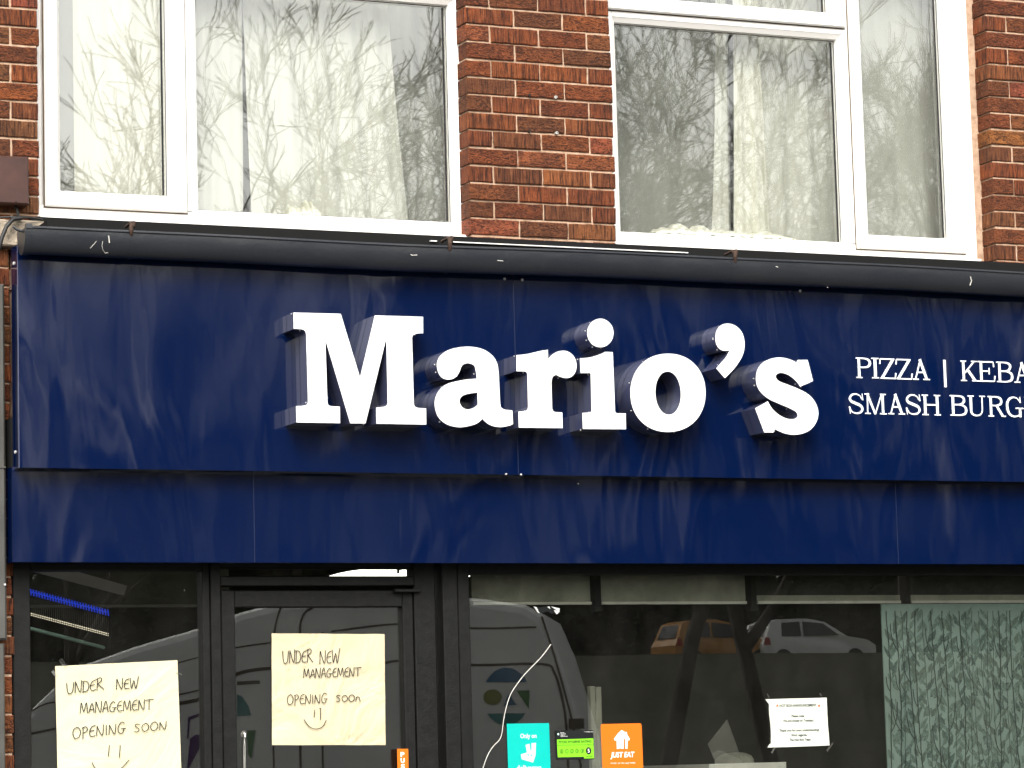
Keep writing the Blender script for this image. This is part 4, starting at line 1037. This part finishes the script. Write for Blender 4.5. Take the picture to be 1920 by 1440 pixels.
# ================================================================ notices and stickers on the glass
PYY=-.0015
def sheet_paper(name,label,corners,mat,Y,bow=.006,seed=1,cat='notice',nx=14,nz=14):
    root=thing(name,label,cat,U3(*corners[0],Y)); mb=MB(); c=[Vector(U(*p,Y)) for p in corners]; vs=[];fs=[]   # TL TR BR BL
    for j in range(nz+1):
        for i in range(nx+1):
            u=i/nx;v=j/nz; p=(c[0]*(1-u)+c[1]*u)*(1-v)+(c[3]*(1-u)+c[2]*u)*v
            wv=noise.noise(Vector((u*2.2+seed,v*2.2,seed)))*.5+.5
            edge=.0012*noise.noise(Vector((u*6,v*6,seed+5)))
            vs.append((p.x+edge*(i in(0,nx)),Y-.0006-bow*wv*(.25+.75*min(u,1-u,v,1-v)*3 if min(u,1-u,v,1-v)<.25 else .25+.56),p.y+edge*(j in (0,nz))))
    for j in range(nz):
        for i in range(nx): fs.append((j*(nx+1)+i,(j+1)*(nx+1)+i,(j+1)*(nx+1)+i+1,j*(nx+1)+i+1))
    mb.add(vs,fs,0,True); mb.build('paper',mat,root); return root
HAND={'U':([[(0,1),(.06,.3),(.22,0),(.45,.12),(.56,.55),(.6,1.02)]],.68),'N':([[(.02,0),(.06,1)],[(.06,1),(.46,.02),(.56,1.05)]],.66),'D':([[(.05,0),(.08,.98)],[(-.05,.95),(.35,.9),(.52,.5),(.35,.08),(-.02,.0)]],.62),
'E':([[(.5,.95),(.18,.82),(.03,.42),(.15,.06),(.5,.08)],[(.06,.5),(.42,.55)]],.56),'R':([[(.04,0),(.08,1)],[(-.04,.9),(.32,1.0),(.42,.78),(.1,.5)],[(.1,.5),(.6,0)]],.66),'W':([[(0,1),(.12,.05),(.34,.75),(.48,.02),(.74,1.1)]],.8),
'M':([[(0,0),(.1,1),(.33,.15),(.58,1),(.68,0)]],.8),'A':([[(0,0),(.3,1),(.5,0)],[(.08,.33),(.5,.38)]],.6),'G':([[(.56,.88),(.32,1),(.06,.6),(.1,.12),(.38,.02),(.52,.4)],[(.28,.42),(.68,.4)]],.72),'T':([[(-.02,1.0),(.75,1.06)],[(.36,1.02),(.33,0)]],.72),
'O':([[(.35,1),(.1,.82),(.02,.4),(.2,.02),(.5,.15),(.6,.6),(.45,.95),(.3,1)]],.72),'P':([[(.06,-.12),(.08,.95)],[(-.03,.9),(.3,1),(.42,.75),(.28,.5),(.08,.45)]],.54),'I':([[(.1,0),(.12,1)]],.3),'S':([[(.46,.92),(.22,1),(.08,.78),(.3,.52),(.42,.25),(.25,.02),(0,.1)]],.6),'n':([[(.02,0),(.06,.7)],[(.06,.5),(.2,.7),(.36,.6),(.46,0)]],.55)}
def hand(mb,txt,x0,x1,y0,y1,h,Y,wd,seed):
    rng=random.Random(seed); W=sum(HAND[c][1] for c in txt); x=0
    for c in txt:
        S,w_=HAND[c]; sc_=rng.uniform(.92,1.1)
        for st in S:
            P=[]
            for a,b in st:
                t=(x+a+rng.uniform(-.015,.015))/W; P.append(U(x0+(x1-x0)*t,y0+(y1-y0)*t-h*sc_*b+rng.uniform(-.2,.2),Y))
            Q=crom(P,5) if len(P)>2 else P
            mb.ribbon(Q,wd,Y)
        x+=w_
def words(root,rows,marks,Y,wd):
    for k,r in enumerate(rows):
        mb=MB(); hand(mb,*r,Y,wd,k+3); mb.build('handwritten_word',M['ink'],root)
    mb=MB()
    for mk in marks: mb.ribbon(crom([U(*p,Y) for p in mk],5) if len(mk)>2 else [U(*p,Y) for p in mk],wd,Y)
    mb.build('drawn_smile',M['ink'],root)
def tapes(root,L,Y):
    for (a,b,wd) in L:
        mb=MB(); A=Vector(U(*a,Y)); B=Vector(U(*b,Y)); d=(B-A).normalized(); n=Vector((-d.y,d.x))*wd
        mb.add([(A+n).to_3d()[:0] or ((A+n).x,Y,(A+n).y),((A-n).x,Y,(A-n).y),((B-n).x,Y-.001,(B-n).y),((B+n).x,Y-.001,(B+n).y)],[(0,1,2,3)]); mb.build('tape',M['tape'],root)
n1=sheet_paper('notice','cream handwritten notice taped to the far left pane',[(103.3,1249),(332.5,1237.8),(341,1475),(108.2,1478)],M['paper'],PYY,.006,2)
HYY=PYY-.0092
k=lambda x,y:(x/3.6,1040+y/3.6)
def rw(t,x0,x1,y0,y1,h,ox): return (t,ox+x0/3.6,ox+x1/3.6,1040+y0/3.6,1040+y1/3.6,h/3.6)
words(n1,[rw('UNDER',450,705,942,908,78,0),rw('NEW',785,940,910,903,74,0),rw('MANAGEMENT',540,1035,1072,1045,70,0),rw('OPENING',490,855,1245,1202,72,0),rw('SOON',905,1130,1200,1178,56,0)],
 [[k(738,1285),k(732,1362)],[k(811,1284),k(806,1370)],[k(620,1400),k(650,1448),k(735,1495),k(820,1440),k(872,1384)]],HYY,.0034)
tapes(n1,[((98,1258),(106,1268),.006),((113,1236),(124,1252),.008),((330,1262),(341,1265),.004)],PYY-.003)
n2=sheet_paper('notice','square buff handwritten notice taped to the glass of the door',[(509,1187.5),(720.7,1189),(722.8,1397),(509.8,1397)],M['paper2'],PYY,.007,6)
words(n2,[rw('UNDER',540,748,735,726,88,380),rw('NEW',790,930,737,732,90,380),rw('MANAGEMENT',680,1070,832,820,60,380),rw('OPENING',570,848,1014,1000,64,380),rw('SOOn',900,1068,992,990,44,380)],
 [[(380+757/3.6,1040+1046/3.6),(380+752/3.6,1040+1098/3.6)],[(380+790/3.6,1040+1042/3.6),(380+796/3.6,1040+1040/3.6),(380+795/3.6,1040+1115/3.6)],[(380+x/3.6,1040+y/3.6) for x,y in ((683,1112),(720,1160),(765,1177),(810,1160),(835,1115))]],PYY-.0098,.0032)
def text(parent,name,s,cx,cz_,h,Y,mat,width=None,bold=0.0,shear=0.0,align='CENTER',fit=True):
    """upright lettering in the plane Y; cx, cz_ = centre of the line, h = capital height"""
    cu=bpy.data.curves.new(name,'FONT'); cu.body=s; cu.size=1; cu.align_x=align; cu.offset=bold; cu.shear=shear; cu.resolution_u=3
    o=bpy.data.objects.new('tmp',cu); COL.objects.link(o); bpy.context.view_layer.update()
    me=bpy.data.meshes.new_from_object(o.evaluated_get(bpy.context.evaluated_depsgraph_get())); bpy.data.objects.remove(o)
    xs=[v.co.x for v in me.vertices]; k=h/.70; kx=k
    if width: kx=width/(max(xs)-min(xs))
    mid=(max(xs)+min(xs))/2 if align=='CENTER' else min(xs)
    vs=[(cx+(v.co.x-mid)*kx,Y,cz_+(v.co.y-.35)*k) for v in me.vertices]; fs=[tuple(p.vertices) for p in me.polygons]
    mb=MB(); mb.add(vs,fs); return mb.build(name,mat,parent)
def tpx(parent,s,x0,x1,yc,hpx,Y,mat,bold=0.0,shear=0.0,name='lettering'):
    a=U(x0,yc,Y); b=U(x1,yc,Y); h=abs(U(x0,yc-hpx/2,Y)[1]-U(x0,yc+hpx/2,Y)[1])
    return text(parent,name,s,(a[0]+b[0])/2,(a[1]+b[1])/2,h,Y,mat,b[0]-a[0],bold,shear)
n3=thing('notice','small white printed notice with torn taped corners beside the patterned panel','notice',U3(1445,1400,PYY))
mb=MB(); d=lambda x,y:U(1400+x/9.6,1280+y/9.6,PYY-.002)
out=[(335,298),(430,296),(800,285),(1200,277),(1441,268),(1446,400),(1455,600),(1462,760),(1480,950),(1493,1128),(1200,1142),(800,1156),(440,1166),(380,1168),(400,1120),(436,1094),(440,960),(428,740),(405,560),(402,385)]
mb.prism([d(*p) for p in out],[],PYY-.002,PYY-.001,0,0); mb.build('paper',M['white_paper'],n3)
HY=PYY-.003
for s,a,b,y,h in (('HOT BOX ANNOUNCEMENT',592,1258,408,46),('Please note:',808,1040,597,42),('We are closed on Tuesdays.',655,1212,680,42),('Thank you for your understanding!',586,1306,853,42),('Kind regards,',808,1090,940,42),('The Hot Box Team',768,1152,1024,42)):
    tpx(n3,s,1400+a/9.6,1400+b/9.6,1280+y/9.6,h/9.6,HY,M['greenink'],.03)
for x in (552,1304):
    mb=MB(); P=[(x-22,440),(x-14,405),(x,385),(x+14,405),(x+22,440),(x,425)]; mb.prism([U(1400+a/9.6,1280+b/9.6,HY) for a,b in P],[],HY,HY+.0005,0,0); mb.build('flame_mark',M['redink'],n3)
tapes(n3,[((1438,1300),(1442,1308),.003),((1537,1300),(1540,1306),.003),((1562,1393),(1550,1408),.004),((1447,1412),(1452,1402),.004)],PYY-.0035)
# teal sticker
e5=lambda x,y:(900+x/5.333,1300+y/5.333)
t1=thing('sticker','teal sticker with a pale animal head emblem on the shop window','sticker',U3(950,1440,PYY))
def card(root,P,mat,Y,name='card'):
    mb=MB(); mb.prism([U(*p,Y) for p in P],[],Y,Y+.0008,0,0); return mb.build(name,mat,root)
card(t1,[(950.2,1357),(1029.4,1355.8),(1033.5,1478),(954,1478)],M['teal'],PYY-.001)
tpx(t1,'Only on',*[e5(x,0)[0] for x in (402,566)],e5(0,424)[1],8.2,PYY-.0018,M['palemint'],.03)
mb=MB(); yy=PYY-.0018
mb.prism([U(*e5(*p),yy) for p in [(455,515),(495,505),(505,575),(515,565),(515,498),(560,495),(556,620),(530,692),(418,660),(408,610),(470,590)]],[],yy,yy+.0004,0,0)
for x,y in ((482,616),(512,619)):
    mb.prism([U(*e5(x+8*math.cos(a),y+8*math.sin(a)),yy-.0004) for a in [6.283*i/10 for i in range(10)]],[],yy-.0004,yy-.0002,1,1)
mb.build('emblem',[M['palemint'],M['teal']],t1)
tpx(t1,'deliveroo',*[e5(x,0)[0] for x in (366,615)],e5(0,742)[1],9.5,PYY-.0018,M['palemint'],.035)
# hygiene rating
t2=thing('sticker','green and black food hygiene rating sticker between teal and orange ones','sticker',U3(1045,1420,PYY))
card(t2,[e5(755,372),e5(1133,368),e5(1142,660),e5(770,664)],M['stickerblack'],PYY-.001,'backing')
card(t2,[e5(770,462),e5(1133,450),e5(1140,649),e5(1041,652),e5(1040,634),e5(778,640)],M['lime'],PYY-.0018)
yy=PYY-.0026
tpx(t2,'FOOD HYGIENE RATING',*[e5(x,0)[0] for x in (788,1115)],e5(0,483)[1],4.6,yy,M['stickerblack'],.02)
mb=MB(); mb.ribbon([U(*e5(770,520),yy),U(*e5(1135,512),yy)],.0011,yy); A=[U(*e5(*p),yy) for p in ((1075,511),(1095,511),(1085,523))]; mb.add([(x,yy,z) for x,z in A],[(0,1,2)]); mb.build('rule_line',M['stickerblack'],t2)
for i,x in enumerate((816,868,919,970,1022,1086)):
    y=580-i*1.2; cx,cz_=U(*e5(x,y),yy); mb=MB(); r=.0080 if i<5 else .0122
    if i<5:
        n=18; vs=[]
        for q_ in range(n):
            a=6.283*q_/n; vs+=[(cx+r*math.cos(a),yy,cz_+r*math.sin(a)*1.15),(cx+(r-.0017)*math.cos(a),yy,cz_+(r-.0017)*math.sin(a)*1.15)]
        mb.add(vs,[(2*q_,2*q_+1,2*((q_+1)%n)+1,2*((q_+1)%n)) for q_ in range(n)])
    else: mb.add([(cx+r*math.cos(6.283*q_/20),yy,cz_+r*math.sin(6.283*q_/20)*1.2) for q_ in range(20)],[tuple(range(20))])
    mb.build('score_ring',M['stickerblack'],t2)
    text(t2,'score_digit',str(i),cx,cz_,.0085 if i<5 else .0150,yy-.0004,M['stickerblack'] if i<5 else M['vinyl'],None,.02)
tpx(t2,'VERY GOOD',*[e5(x,0)[0] for x in (1062,1124)],e5(0,631)[1],1.9,yy,M['stickerblack'],.02)
mb=MB(); cx,cz_=U(*e5(783,408),yy); mb.add([(cx+.0038*math.cos(a),yy,cz_+.0045*math.sin(a)) for a in [2.0+5.2*i/16 for i in range(17)]],[tuple(range(17))]); mb.build('emblem',M['palemint'],t2)
for s,a,b,y in (('Food',806,840,392),('Standards',806,858,405),('Agency',806,848,417),('food.gov.uk/ratings',806,876,429),('The food hygiene rating',1042,1130,384)):
    tpx(t2,s,e5(a,0)[0],e5(b,0)[0],e5(0,y)[1],1.5,yy,M['vinyl'],.01)
# orange sticker
t3=thing('sticker','orange sticker with a pale house, fork and knife emblem','sticker',U3(1128,1440,PYY))
card(t3,[e5(1212,312),e5(1225,307),e5(1600,299),e5(1611,304),e5(1616,320),e5(1640,950),e5(1235,960),e5(1207,330)],M['orange'],PYY-.001)
mb=MB(); yy=PYY-.0018
mb.prism([U(*e5(*p),yy) for p in [(1415,367),(1440,380),(1446,388),(1468,386),(1470,410),(1498,455),(1494,470),(1478,472),(1474,540),(1476,553),(1368,556),(1366,474),(1345,470),(1340,455),(1380,400)]],[],yy,yy+.0004,0,0)
z_=yy-.0005
for P in ([(1385,445),(1388,445),(1388,470),(1384,490)],[(1394,444),(1397,444),(1400,510),(1396,555),(1405,556),(1404,490),(1404,443),(1401,443),(1400,470)],[(1437,555),(1438,470),(1446,448),(1452,446),(1453,554)]):
    mb.prism([U(*e5(*p),z_) for p in P],[],z_,z_+.0003,1,1)
mb.build('emblem',[M['vinyl'],M['orange']],t3)
tpx(t3,'JUST EAT',e5(1304,0)[0],e5(1546,0)[0],e5(0,613)[1],9.6,yy,M['vinyl'],.035,.18)
tpx(t3,'Order on the app today',e5(1305,0)[0],e5(1554,0)[0],e5(0,695)[1],3.0,yy,M['vinyl'],.0)
# push sign
t4=thing('sign','narrow orange vertical push sign on the door stile','sign',U3(755,1440,-.031))
z=-.032; card(t4,[(744.5,1404),(765.5,1404),(766.5,1472),(746,1472)],M['orange'],z)
for i,c in enumerate('PUSH'): tpx(t4,c,751+i*.3,758.5+i*.3,1414.5+i*11.2,8.2,z-.0006,M['vinyl'],.04)
# suction hook with cord on the door glass
hk=thing('suction_hook','clear suction hook with a hanging cord on the door glass','hook',U3(457.5,1376,-.004))
mb=MB(); p=Vector(U3(457.5,1376.5,-.002)); mb.tube([p+Vector((0,.002,0)),p+Vector((0,-.002,0)),p+Vector((0,-.008,0))],[.0135,.012,.004],16); mb.build('cup',M['tape'],hk)
mb=MB(); mb.tube([p+Vector((0,-.002,.004)),p+Vector((0,-.013,0)),p+Vector((0,-.012,-.012))],.0032,6); mb.build('hook',M['vinyl'],hk)
mb=MB()
for dx in (-1.2,1.2): mb.tube([U3(458.5,1384,-.012),U3(458.5+dx,1400,-.012),U3(458.3+dx*.6,1475,-.01)],.0011,5)
mb.build('cord',M['whitepart'],hk)
